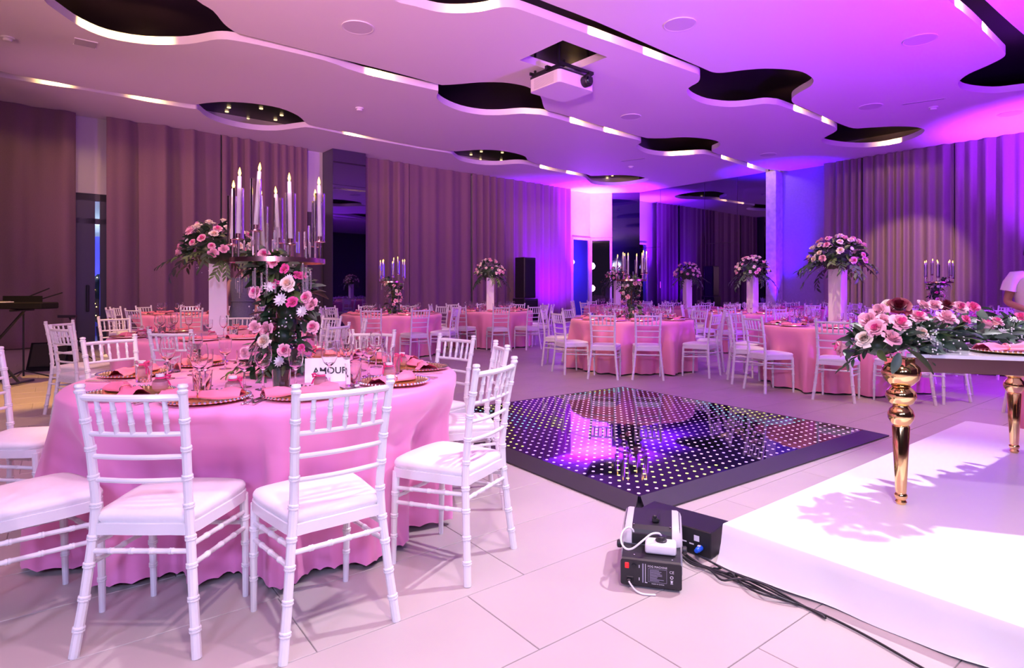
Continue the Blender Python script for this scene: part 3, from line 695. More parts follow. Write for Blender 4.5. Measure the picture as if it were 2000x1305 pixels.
# ------------------------------------------------------------------ round tables
TZ = 0.78; TR = 0.955
tabletop = MB().add(lathe([(0, 0), (TR - .012, 0), (TR - .006, .012), (TR - .012, .024), (0, .024)], 48)).mesh('table_top', M['wood'])
tleg = MB().add(bamboo([(.42, 0, 0), (.36, 0, TZ - .03)], .014, .014, [], 8, 9)).mesh('leg', M['blackmetal'])
def smooth01(x): x = max(0, min(1, x)); return x * x * (3 - 2 * x)
def cloth_mesh(name, m, near_chairs, seed, nseg, hi):
    """near_chairs: list of (phi, front distance) that press the cloth inwards"""
    rnd = random.Random(seed); nf = rnd.choice((13, 14, 15)); ph0 = rnd.random() * 6; ph = [rnd.uniform(-.5, .5) for _ in range(40)]
    zs = [TZ - .004, TZ - .02, TZ - .06, TZ - .12, .58, .50, .42, .34, .26, .18, .11, .06, .03]
    V = [(0, 0, TZ)]; Fc = []
    tops = [.35, .7, .92]
    for q in tops: V += [(TR * q * math.cos(2 * math.pi * i / nseg), TR * q * math.sin(2 * math.pi * i / nseg), TZ) for i in range(nseg)]
    for j, z in enumerate(zs):
        dz = TZ - z; k = smooth01((dz + .04) / .72) if j else 0
        for i in range(nseg):
            a = 2 * math.pi * i / nseg
            w_ = math.sin(nf * a + ph0 + 1.1 * math.sin(3 * a + ph[0]) + .6 * math.sin(5 * a + ph[1])); w_ = w_ + .35 * math.sin(2 * nf * a + ph[2])
            r = TR + (-.010 if j == 0 else .002) + .045 * k + .090 * k * w_
            zz = z
            for (pc, fd) in near_chairs:
                da = (a - pc + math.pi) % (2 * math.pi) - math.pi
                hw = math.atan2(.235, max(fd, .3)); wgt = smooth01(1 - (abs(da) - hw) / .14) if abs(da) > hw else 1.0
                lim = (fd - .03) / max(.6, math.cos(da))
                kz = smooth01((TZ - .05 - z) / .20)
                if r > lim - .03: r = r + (lim - .05 * k * (1 - w_) - r) * wgt * kz
            if j == len(zs) - 1:
                zz = .022 + (.013 * abs(math.sin(a * (nseg / 8.0) )) if hi else .004 * math.sin(a * 40)) + .012 * (1 - k)
            V.append((r * math.cos(a), r * math.sin(a), zz))
    for i in range(nseg): Fc.append((0, 1 + i, 1 + (i + 1) % nseg))
    nr = len(tops) + len(zs)
    for j in range(nr - 1):
        b0 = 1 + j * nseg; b1 = b0 + nseg
        for i in range(nseg): Fc.append((b0 + i, b1 + i, b1 + (i + 1) % nseg, b0 + (i + 1) % nseg))
    b = MB(); b.add((V, Fc)); return b.mesh(name, m, 180)

# ------------------------------------------------------------------ table ware
def glass_mesh(prof_out, th, n, name):
    """open vessel: outer profile then inner profile"""
    return MB().add(lathe(prof_out, n, False)).mesh(name, M['glass'], 60)
WINE = [(0, 0), (.034, 0), (.035, .003), (.012, .007), (.0042, .018), (.0038, .085), (.008, .093), (.026, .110), (.037, .135), (.038, .160), (.034, .190), (.030, .212), (.0292, .212), (.0332, .190), (.037, .160), (.036, .136), (.025, .112), (.008, .098), (0, .097)]
GOB = [(0, 0), (.032, 0), (.033, .003), (.010, .007), (.0042, .016), (.004, .072), (.010, .080), (.030, .097), (.034, .125), (.034, .175), (.0332, .175), (.0330, .126), (.029, .099), (.010, .084), (0, .083)]
TUMB = [(0, 0), (.032, 0), (.034, .004), (.040, .105), (.039, .105), (.0325, .010), (0, .009)]
GL = {k: {'wine': glass_mesh(WINE, 0, n, 'wine_glass'), 'goblet': glass_mesh(GOB, 0, n, 'water_goblet'), 'tumbler': glass_mesh(TUMB, 0, n, 'tumbler')} for k, n in ((True, 20), (False, 10))}
def charger_meshes(hi):
    n = 48 if hi else 20
    base = MB().add(lathe([(0, 0), (.11, 0), (.165, .010), (.170, .014), (.165, .0155), (.112, .006), (0, .006)], n)).mesh('plate', M['goldplate'])
    rim = MB()
    if hi:
        for i in range(56): a = 2 * math.pi * i / 56; rim.add(sphere(.0062, 6, 4), T(.168 * math.cos(a), .168 * math.sin(a), .0155))
    else: rim.add(tube([(.168 * math.cos(2 * math.pi * i / n), .168 * math.sin(2 * math.pi * i / n), .0155) for i in range(n)], .005, 5, loop=True))
    return base, rim.mesh('beaded_rim', M['silver'])
CHG = {True: charger_meshes(True), False: charger_meshes(False)}
def napkin_mesh(hi, seed=1):
    rnd = random.Random(seed); nx, ny = (27, 9) if hi else (11, 5)
    def fn(u, v):
        x = (u - .5) * .31; k = .30 + .70 * smooth01(abs(u - .46) / .34); k *= 1 - .25 * smooth01((u - .85) / .15)
        y = (v - .5) * .105 * k
        z = (.006 + .030 * (1 - (2 * v - 1) ** 2) * (.55 + .45 * k)) + .006 * math.sin(u * 17 + v * 9) * (1 - abs(2 * v - 1)) + .006 * k * math.sin(v * 18 + u * 3) * (1 - abs(2 * v - 1))
        return (x, y + .012 * math.sin(u * 7), z)
    t_, f_ = grid(nx, ny, fn)
    b = MB(); b.add((t_, f_)); b.add(([(p[0], p[1], .003) for p in t_], [tuple(reversed(q)) for q in f_]))
    nb = nx * ny; side = [(i, i + 1, nb + i + 1, nb + i) for i in range(nx - 1)] + [((ny - 1) * nx + i + 1, (ny - 1) * nx + i, nb + (ny - 1) * nx + i, nb + (ny - 1) * nx + i + 1) for i in range(nx - 1)]
    b.f += side; b.m += [0] * len(side)
    return b.mesh('napkin', M['napkin'], 180)
NAP = {True: [napkin_mesh(True, s) for s in (1, 2)], False: [napkin_mesh(False, 1)]}
def ring_band(r, w): return tube([(0, r * math.cos(a), r * math.sin(a)) for a in [2 * math.pi * i / 14 for i in range(14)]], w, 5, loop=True)
tie = MB().add(tube([(-.012, .022 * math.cos(a), .016 + .018 * math.sin(a)) for a in [2 * math.pi * i / 14 for i in range(14)]], .003, 5, loop=True)).mesh('napkin_tie', M['rosegold'])
jar = MB().add(lathe([(0, 0), (.020, 0), (.030, .012), (.033, .028), (.028, .046), (.016, .056), (.016, .066), (0, .066)], 16)).mesh('jar', M['glass'])
jarfill = MB().add(lathe([(0, .004), (.017, .004), (.027, .014), (.029, .027), (.022, .040), (0, .042)], 12)).mesh('sweets', M['rp'])
def bow():
    b = MB().add(tube([(.0175 * math.cos(a), .0175 * math.sin(a), .058) for a in [2 * math.pi * i / 12 for i in range(12)]], .0035, 5, loop=True))
    for s in (-1, 1):
        b.add(tube([(0, .018, .058), (s * .014, .024, .068), (s * .030, .024, .066), (s * .026, .024, .055), (0, .019, .057)], [.002, .005, .006, .005, .002], 6))
        b.add(tube([(0, .020, .057), (s * .016, .028, .040), (s * .024, .032, .022)], [.003, .004, .003], 5))
    return b.mesh('ribbon_bow', M['ribbon'])
jbow = bow(); jcap = MB().add(lathe([(0, .064), (.0175, .064), (.0175, .074), (0, .076)], 14)).mesh('lid', M['whiteplastic'])
def cutlery(kind):
    b = MB()
    if kind == 'fork':
        b.add(box(.010, .11, .0035, (0, -.045, .003), .001)).add(box(.006, .03, .003, (0, .022, .004)))
        b.add(box(.022, .022, .003, (0, .046, .005), .001))
        for k in range(4): b.add(box(.0032, .045, .0025, (-.0092 + k * .0061, .078, .006)))
    else:
        b.add(box(.012, .095, .005, (0, -.06, .0035), .0015))
        b.add(prism([(-.008, -.012), (.009, -.012), (.010, .06), (.004, .10), (-.004, .105), (-.008, .08)], .0025, .0045))
    return b.mesh(kind, M['silver'], 0)
FORK, KNIFE = cutlery('fork'), cutlery('knife')
def place(name, me, C, rz, lx, ly, z, label, cat, group, rot=0, parts=()):
    """an item lying at (lx, ly) of a place setting whose frame is C, rz"""
    c, s = math.cos(rz), math.sin(rz); loc = (C[0] + c * lx - s * ly, C[1] + s * lx + c * ly, z)
    if parts:
        t = thing(name, label, cat, loc, rz + rot, group)
        for pn, pm_ in parts: inst(pn, pm_, t)
        return t
    return tag(inst(name, me, None, loc, rz + rot), label, cat, group)
def setting(tc, phi, desc, grp, level, rnd, glasses=3):
    """level 2 full, 1 medium, 0 far"""
    hi = level == 2
    u = Vector((math.cos(phi), math.sin(phi))); C = Vector(tc) + u * (TR - .20); rz = math.atan2(u.x, -u.y)
    t_ang = phi + math.pi / 2; rz = t_ang
    g = lambda k: '%s on the %s' % (k, grp) 
    place('charger_plate', None, C, rz, 0, 0, TZ + .001, 'gold charger plate ' + desc, 'plate', g('charger plates'), 0, (('plate', CHG[hi][0]), ('beaded_rim', CHG[hi][1])))
    nr = rnd.uniform(-.35, .35)
    place('napkin', None, C, rz, -.01, -.01, TZ + .012, 'folded pink napkin ' + desc, 'napkin', g('napkins'), nr, (('cloth', rnd.choice(NAP[hi])), ('tie', tie)) if level else (('cloth', NAP[False][0]),))
    if level:
        place('favour_jar', None, C, rz, rnd.uniform(.06, .10), .085, TZ + .014, 'ribboned glass favour jar ' + desc, 'jar', g('favour jars'), rnd.uniform(-1, 1), (('jar', jar), ('sweets', jarfill), ('lid', jcap), ('ribbon_bow', jbow)))
    if hi:
        for k, lx in enumerate((-.205, -.235)): place('fork', FORK, C, rz, lx, 0, TZ + .001, ('inner' if k == 0 else 'outer') + ' silver fork ' + desc, 'fork', g('forks'), rnd.uniform(-.1, .1))
        for k, lx in enumerate((.205, .235)): place('knife', KNIFE, C, rz, lx, 0, TZ + .001, ('inner' if k == 0 else 'outer') + ' silver knife ' + desc, 'knife', g('knives'), rnd.uniform(-.1, .1))
    for k, (lx, ly, nm, lab) in enumerate(((.14, .24, 'wine', 'tall wine glass '), (.03, .31, 'goblet', 'water goblet '), (.235, .17, 'tumbler', 'glass tumbler '))[:glasses]):
        place({'wine': 'wine_glass', 'goblet': 'water_goblet', 'tumbler': 'tumbler'}[nm], GL[hi][nm], C, rz, lx + rnd.uniform(-.02, .02), ly + rnd.uniform(-.02, .02), TZ + .001, lab + desc, 'glass', g({'wine': 'wine glasses', 'goblet': 'goblets', 'tumbler': 'tumblers'}[nm]))

def where(phi, tc, used):
    cam_a = math.atan2(-tc[1], -tc[0]); d = (phi - cam_a + math.pi) % (2 * math.pi) - math.pi      # >0 : counter-clockwise = right in the picture
    s = 'right' if d > 0 else 'left'; k = abs(math.degrees(d))
    w_ = 'nearest' if k < 14 else 'front %s' % s if k < 40 else 'near %s' % s if k < 66 else '%s side' % s if k < 95 else 'rear %s' % s if k < 125 else 'far %s' % s if k < 158 else 'rearmost'
    while w_ in used: w_ = 'second ' + w_
    used.add(w_); return w_
TABLES = {}
def table(key, x, y, desc, chair_list, m, level, seed, extra_settings=(), glasses=3):
    """chair_list: (x, y, face) world"""
    rnd = random.Random(seed); used = set(); press = []; seats = []
    for (cx_, cy_, fa, lab) in chair_list:
        phi = math.atan2(cy_ - y, cx_ - x); w_ = where(phi, (x, y), used)
        chair(cx_, cy_, fa, lab or 'white chiavari chair, %s of the %s' % (w_, desc), 'chairs around the ' + desc, level > 0)
        fx, fy = cx_ + .205 * math.cos(fa), cy_ + .205 * math.sin(fa)
        press.append((math.atan2(fy - y, fx - x), math.hypot(fx - x, fy - y))); seats.append((phi, w_))
    tb = thing('round_table', 'round banquet table hidden under the cloth of the %s' % desc, 'table', (x, y, 0), 0, 'round banquet tables')
    inst('table_top', tabletop, tb, (0, 0, TZ - .03))
    for k in range(4): inst('leg', tleg, tb, (0, 0, 0), R(45 + 90 * k))
    hi = level == 2
    cl = inst('tablecloth', cloth_mesh('tablecloth', m, press, seed, 360 if hi else 200 if level else 120, hi), None, (x, y, 0))
    tag(cl, ('glossy pink satin' if m is M['pink'] else 'salmon pink') + ' floor-length cloth on the ' + desc, 'tablecloth', 'pink tablecloths')
    for phi, w_ in seats + [(p_, where(p_, (x, y), used)) for p_ in extra_settings]:
        setting((x, y), phi, 'at %s seat, %s' % (w_, desc) if level else 'on the ' + desc, desc, level, rnd, glasses)
    TABLES[key] = (x, y, desc)
def facing(cx_, cy_, x, y, j=0): return math.atan2(y - cy_, x - cx_) + j
def bf(bx_, by_, fx, fy): return ((bx_ + fx) / 2, (by_ + fy) / 2, math.atan2(fy - by_, fx - bx_))
def ring(x, y, angs, rad=1.13, seed=0, avoid=()):
    rnd = random.Random(seed); out = []
    for a in angs:
        r = rad + rnd.uniform(-.04, .07); cx_, cy_ = x + r * math.cos(R(a)), y + r * math.sin(R(a))
        if any(math.hypot(cx_ - q[0], cy_ - q[1]) < .47 for q in chairs): continue
        if any(math.hypot(cx_ - q[0], cy_ - q[1]) < q[2] for q in avoid): continue
        out.append((cx_, cy_, facing(cx_, cy_, x, y, rnd.uniform(-.22, .22)), None))
    return out

# front table
t1 = (-1.262, 3.211)
c1 = [(*bf(-1.955, 2.07, -1.72, 2.40), 'white chiavari chair cut off by the left edge, nearest the camera'),
      (*bf(-1.266, 2.005, -1.263, 2.416), 'white chiavari chair seen from behind at the front table, left of two'),
      (*bf(-.600, 2.097, -.859, 2.416), 'white chiavari chair angled at the front table, nearest the frame bottom'),
      (*bf(-.0995, 2.666, -.4575, 2.855), 'white chiavari chair side-on at the right of the front table'),
      (-.295, 3.50, math.pi + .22, 'white chiavari chair half hidden behind the side-on chair'),
      (-.55, 4.02, facing(-.55, 4.02, *t1), 'white chiavari chair at the right rear of the front table'),
      (-1.13, 4.50, facing(-1.13, 4.50, *t1), 'white chiavari chair directly behind the candelabra of the front table'),
      (-2.55, 3.98, facing(-2.55, 3.98, *t1, .1), 'cream lit chiavari chair at the left rear of the front table'),
      (-2.58, 3.14, .10, 'white chiavari chair at the left edge facing right')]
table('T1', *t1, 'front table', c1, M['pink'], 2, 3)
# pedestal table at the left
t2 = (-3.02, 6.10)
c2 = [(-2.72, 4.98, math.pi / 2 - .05, None), (-3.93, 5.52, math.pi / 2 - .5, None), (-4.42, 6.10, -.05, None), (-4.60, 7.05, -.55, None),
      (-1.88, 5.75, math.pi - .3, None), (-1.85, 6.50, math.pi + .3, None), (-2.35, 7.10, math.pi + .95, None), (-3.35, 7.25, -math.pi / 2 + .2, None)]
table('T2', *t2, 'left pedestal table', c2, M['peach'], 1, 5, (R(-46),))
t5 = (1.90, 9.45)
table('T5', *t5, 'centre candelabra table', ring(*t5, (-119, -90, -46, -12, 24, 58, 92, 128, 163, -152), 1.14, 2), M['peach'], 1, 6)
t7 = (4.25, 7.75)
table('T7', *t7, 'right pedestal table', ring(*t7, (-119, -158, 170, -88, -64, -24, 14, 52, 90, 132), 1.16, 4), M['peach'], 1, 7)
t3 = (-2.32, 11.5)
table('T3', *t3, 'candelabra table by mirrored column', ring(*t3, (-59, -95, -130, -165, 160, 125, 88, 52, 15, -22), 1.13, 5), M['peach'], 1, 8, (), 2)
t4 = (-.49, 13.3)
table('T4', *t4, 'pedestal table by gathered curtain', ring(*t4, (-80, -45, -118, -152, -10, 26, 62, 98, 134, 170), 1.13, 6), M['peach'], 1, 9, (), 2)
t6 = (4.9, 12.1)
table('T6', *t6, 'pedestal table by mirror wall', ring(*t6, (-130, -165, -95, -60, -25, 12, 50, 88, 125, 162), 1.13, 7), M['peach'], 1, 10, (), 2)
for key, (x, y), desc, seed, off in (('T9', (-6.3, 11.6), 'amber lit left table', 11, 10), ('T8', (8.55, 11.9), 'candelabra table by amber curtain', 12, 0),
                                     ('T11', (7.6, 9.15), 'table behind the gold table', 13, 20), ('T10', (5.42, 4.72), 'table at the right edge', 14, 30),
                                     ('T12', (3.05, 17.2), 'dim corner pedestal table', 15, 5), ('T13', (4.43, 15.0), 'dim pedestal table by mirror', 16, 15), ('T14', (7.3, 15.0), 'far purple lit table', 17, 0)):
    av = [(a_[0], a_[1], 1.22) for a_ in TABLES.values()] + [(4.0, 3.6, 2.0)] + ([(5.66, 6.5, .5)] if key in ('T10', 'T11') else [])
    table(key, x, y, desc, ring(x, y, [off + 36 * k for k in range(10)], 1.12, seed, av), M['peach'], 0, seed, (), 1)

# ------------------------------------------------------------------ flowers
def petal(phi, w, r0, h, opn, curl, nu=4, nv=4):
    def fn(u, v):
        a = phi + (u - .5) * 2 * w * math.sin(math.pi * (.18 + .66 * v)) ** .7
        th = opn * v; r = r0 + h * math.sin(th * .5 + .08) * v + curl * v ** 4; z = h * v * math.cos(th * .55) - curl * .9 * v ** 5 * (1 + abs(u - .5))
        return (r * math.cos(a), r * math.sin(a), z)
    return grid(nu, nv, fn)
def rose_mesh(name, mo, mi, R_=.042, seed=0, lo=False):
    rnd = random.Random(seed); b = MB()
    for li, (n, r0, h, opn, curl, w, mt) in enumerate([(3, .05, .98, .10, .0, 1.5, 1), (4, .16, 1.04, .20, .04, 1.2, 1), (5, .29, 1.02, .36, .09, 1.0, 0), (5, .40, .95, .58, .15, .95, 0), (6, .48, .84, .92, .22, .80, 0)] if not lo else [(3, .10, 1.0, .15, 0, 1.5, 1), (4, .27, 1.0, .35, .08, 1.1, 0), (5, .42, .90, .8, .2, .9, 0)]):
        for k in range(n):
            v, f = petal(2 * math.pi * (k + .37 * li) / n + rnd.uniform(-.2, .2), w * (.78 if li > 1 else 1), r0 * rnd.uniform(.9, 1.1), h * rnd.uniform(.86, 1.06), opn * rnd.uniform(.7, 1.3), curl * rnd.uniform(.5, 1.5), 4 if not lo else 3, 4 if not lo else 3)
            b.add(([(p[0] * R_, p[1] * R_, p[2] * R_) for p in v], f), None, mt)
    b.add(lathe([(0, -.012), (.2 * R_, -.010), (.45 * R_, .0), (.1 * R_, .02)], 8), None, 0)
    b.add(tube([(0, 0, -.008), (0, 0, -.06)], .0025, 5), None, 2)
    return b.mesh(name, [mo, mi, M['stem']], 180)
def daisy_mesh(R_=.034):
    b = MB()
    for li, (n, z, l) in enumerate(((12, 0, 1.0), (10, .006, .78), (8, .011, .5))):
        for k in range(n):
            a = 2 * math.pi * (k + .5 * li) / n
            b.add(([(0, -.004, z), (R_ * l * .6, -.0062, z + .006), (R_ * l, 0, z + .010 * (1 - .2 * li)), (R_ * l * .6, .0062, z + .006), (0, .004, z)], [(0, 1, 2), (0, 2, 4), (2, 3, 4)]), RZ(a))
    b.add(tube([(0, 0, 0), (0, 0, -.05)], .002, 5)); return b.mesh('daisy', M['baby'], 180)
def leaf_mesh(L, W, m, name='leaf', droop=.25):
    v = []; f = []
    for i in range(6):
        t = i / 5; w_ = W / 2 * math.sin(math.pi * (.04 + .92 * t)) ** .8; z = -droop * L * t * t
        v += [(L * t, -w_, z + w_ * .35), (L * t, 0, z), (L * t, w_, z + w_ * .35)]
    for i in range(5):
        for k in (0, 1): f.append((i * 3 + k, (i + 1) * 3 + k, (i + 1) * 3 + k + 1, i * 3 + k + 1))
    return MB().add((v, f)).mesh(name, m, 180)
def branch_mesh(L, n, ll, lw, m, droop, seed, name='leaf_branch'):
    rnd = random.Random(seed); b = MB(); lf_ = leaf_mesh(ll, lw, m); V = [tuple(q.co) for q in lf_.vertices]; Fq = [tuple(p_.vertices) for p_ in lf_.polygons]; bpy.data.meshes.remove(lf_)
    pts = [Vector((L * t, .02 * math.sin(3 * t), -droop * L * t * t)) for t in [i / 8 for i in range(9)]]
    b.add(tube(pts, [.004 - .0025 * i / 8 for i in range(9)], 5))
    for i in range(n):
        t = .12 + .88 * i / (n - 1); p_ = Vector((L * t, .02 * math.sin(3 * t), -droop * L * t * t)); s = 1 if i % 2 else -1
        b.add((V, Fq), Matrix.Translation(p_) @ RY(2 * droop * t * .8) @ RZ(s * rnd.uniform(.4, .8)) @ RX(rnd.uniform(-.6, .6)) @ SC(*(rnd.uniform(.75, 1.1),) * 3))
    return b.mesh(name, m, 180)
ROSE = {}
for hi in (True, False):
    ROSE['pink', hi] = [rose_mesh('rose', M['rp'], M['rpi'], .042, s, not hi) for s in (1, 2)]
    ROSE['cream', hi] = [rose_mesh('rose', M['rw'], M['rwi'], .042, 3, not hi)]
    ROSE['hot', hi] = [rose_mesh('rose', M['rpi'], M['rpi'], .036, 5, not hi)]
    ROSE['red', hi] = [rose_mesh('rose', M['rr'], M['rri'], .054, 6, not hi)]
    ROSE['blush', hi] = [rose_mesh('rose', M['rp'], M['rp'], .046, 8, not hi)]
DAISY = daisy_mesh()
LEAF = [leaf_mesh(.085, .042, M['leaf']), leaf_mesh(.095, .040, M['leaf2']), leaf_mesh(.075, .035, M['leaf3']), leaf_mesh(.11, .042, M['leaf'])]
BR = [branch_mesh(.34, 13, .10, .030, M['leaf'], .5, 1), branch_mesh(.30, 11, .085, .036, M['leaf2'], .65, 2), branch_mesh(.26, 11, .075, .026, M['leaf3'], .45, 3)]
def breath_mesh(n, rad, seed, sx=1, sy=1, sz=1):
    rnd = random.Random(seed); b = MB(); ico = sphere(.0045, 5, 3)
    for _ in range(n):
        d = Vector((rnd.gauss(0, 1), rnd.gauss(0, 1), rnd.gauss(0, 1))).normalized() * rad * rnd.uniform(.75, 1.12)
        p_ = Vector((d.x * sx, d.y * sy, d.z * sz)); b.add(ico, Matrix.Translation(p_), 0)
        if rnd.random() < .4: b.add(tube([p_ * .6, p_], .0008, 3), None, 1)
    return b.mesh('baby_breath', [M['baby'], M['stem']], 180)
def aim(d, roll=0):                              # rotation that turns +Z to d
    return (Vector(d).to_track_quat('Z', 'Y') @ Euler((0, 0, roll)).to_quaternion()).to_euler()
def aimx(d, roll=0):
    return (Vector(d).to_track_quat('X', 'Z') @ Euler((roll, 0, 0)).to_quaternion()).to_euler()
def arrange(root, samples, nrose, nleaf, kinds, hi, seed, rs=1.0, ndaisy=0, ls=1.0, kl=(0, 1, 2, 3), out=.012):
    """samples(rnd) -> (point, outward normal) on the body of the arrangement"""
    rnd = random.Random(seed); placed = []
    for kind, n in ((('rose'), nrose), ('daisy', ndaisy)):
        tries = 0; cnt = 0
        while cnt < n and tries < n * 30:
            tries += 1; p_, d = samples(rnd)
            if any((p_ - q).length < .058 * rs for q in placed): continue
            placed.append(p_); cnt += 1
            if kind == 'rose':
                k = rnd.choice(kinds); inst('rose', rnd.choice(ROSE[k, hi]), root, p_ + d * out, rot=aim(d + Vector((0, 0, .25)), rnd.uniform(0, 6)), scale=rs * rnd.uniform(.82, 1.12))
            else: inst('daisy', DAISY, root, p_ + d * .02, rot=aim(d, rnd.uniform(0, 6)), scale=rs * rnd.uniform(.8, 1.1))
    for _ in range(nleaf):
        p_, d = samples(rnd); d2 = (d + Vector((rnd.uniform(-.9, .9), rnd.uniform(-.9, .9), rnd.uniform(-.9, .6)))).normalized()
        inst('leaf', LEAF[rnd.choice(kl)], root, p_ - d * .03, rot=aimx(d2, rnd.uniform(-1, 1)), scale=ls * rnd.uniform(.75, 1.35))
core_cache = {}
def blob(rx, ry, rz_, seed, n=14, m=9):
    rnd = random.Random(seed); v, f = sphere(1, n, m)
    return [(p[0] * rx * (1 + rnd.uniform(-.18, .18)), p[1] * ry * (1 + rnd.uniform(-.18, .18)), p[2] * rz_ * (1 + rnd.uniform(-.12, .12))) for p in v], f

# ------------------------------------------------------------------ pedestal bouquets
def make_bouquet(hi, seed, nrose, nleaf, nbr):
    root = thing('pedestal_bouquet', 'x', 'flowers')
    MB().add(blob(.20, .20, .15, seed), T(0, 0, .10)).build('foliage_core', M['leaf'], root, smooth=180)
    def smp(rnd):
        a = rnd.uniform(0, 2 * math.pi); e = math.asin(rnd.uniform(-.12, .99)); d = Vector((math.cos(a) * math.cos(e), math.sin(a) * math.cos(e), math.sin(e)))
        return Vector((d.x * .29, d.y * .29, d.z * .27 + .09)), d
    arrange(root, smp, nrose, nleaf, ('pink', 'cream', 'cream', 'pink', 'blush'), hi, seed, .95, 4 if hi else 2, 1.05, (0, 0, 3, 1), .045)
    rnd = random.Random(seed + 9)
    for k in range(nbr):
        a = 2 * math.pi * k / nbr + rnd.uniform(-.2, .2); d = Vector((math.cos(a), math.sin(a), rnd.uniform(-.35, .2)))
        inst('leaf_branch', BR[rnd.choice((0, 0, 1, 2))], root, d * .16 + Vector((0, 0, .06)), rot=aimx(d, rnd.uniform(-.4, .4)), scale=rnd.uniform(.8, 1.2))
    b = inst('baby_breath', breath_mesh(60, .28, seed, 1, 1, .9), root, (0, 0, .09)); b['kind'] = 'stuff'
    return root
PEDH = 1.535; pedw = .165
def pedestal(x, y, rz, desc):
    t = thing('pedestal', 'tall square white pedestal standing on the ' + desc, 'pedestal', (x, y, TZ + .001), rz, 'white pedestals')
    MB().add(box(pedw, pedw, PEDH - TZ - .03, (0, 0, (PEDH - TZ) / 2), .004)).build('shaft', M['ped'], t, smooth=0)
    MB().add(box(pedw + .01, pedw + .01, .015, (0, 0, .0075), .002)).build('foot_plate', M['ped'], t, smooth=0)
    MB().add(box(pedw + .008, pedw + .008, .015, (0, 0, PEDH - TZ - .0085), .002)).build('top_plate', M['ped'], t, smooth=0)
BQ = make_bouquet(True, 31, 46, 190, 18); BQL = make_bouquet(False, 32, 42, 110, 14); nbq = 0
def bouquet(src, x, y, rz, label, sc=1.0):
    global nbq
    o_ = copy_tree(src); o_.location = (x, y, PEDH + .001); o_.rotation_euler = (0, 0, rz); o_.scale = (sc,) * 3; o_['label'] = label; o_['group'] = 'bouquets on white pedestals'
for key, src, prz, rz, lab in (('T2', BQ, .45, .6, 'rose bouquet with long drooping leaves left of the big candelabra'), ('T7', BQ, .60, 2.2, 'full pink and cream rose bouquet before the right curtain'),
                               ('T4', BQL, .1, 1.0, 'rose bouquet on a pedestal before the purple curtain'), ('T6', BQL, .5, 3.0, 'rose bouquet on a pedestal before the mirror wall'),
                               ('T12', BQL, .2, 4.0, 'dim bouquet behind the centre candelabra'), ('T13', BQL, .3, 5.0, 'dim violet bouquet in front of the mirror')):
    x, y, d = TABLES[key]; pedestal(x, y, prz, d); bouquet(src, x, y, rz, lab, 1.0 if key in ('T2', 'T7') else .95)
def kill(o):
    for c in list(o.children): kill(c)
    bpy.data.objects.remove(o, do_unlink=True)
kill(BQ); kill(BQL)

# ------------------------------------------------------------------ candelabra and flower columns
CRZ = 1.392; CRR = .235
cand_cyl = MB().add(lathe([(.026, 0), (.026, .255), (.0248, .255), (.0248, .004), (0, .004), (0, 0)][::-1], 18)).mesh('glass_cylinder', M['glass'])
cand_lo = MB().add(lathe([(.026, 0), (.026, .255), (.0248, .255), (.0248, .004), (0, .004), (0, 0)][::-1], 8)).mesh('glass_cylinder', M['glass'])
def candle_m(h): return MB().add(lathe([(0, 0), (.0115, 0), (.0095, h), (.006, h + .003), (0, h + .001)], 12)).mesh('candle', M['candle'])
CND = [candle_m(h) for h in (.27, .29, .25)]
flame = MB().add(lathe([(0, 0), (.0048, .006), (.0062, .013), (.0035, .026), (0, .036)], 8)).mesh('flame', M['flame'], 180)
cup = MB().add(lathe([(0, 0), (.012, 0), (.030, .004), (.030, .008), (.014, .010), (.014, .034), (0, .034)], 14)).mesh('candle_cup', M['rosegold'])
rod = lambda h: MB().add(lathe([(.0055, 0), (.0055, h), (0, h + .004), (0, -.004)][::-1], 6)).mesh('crystal_rod', M['crystal'], 30)
RODS = [rod(h) for h in (.09, .12, .15, .06)]
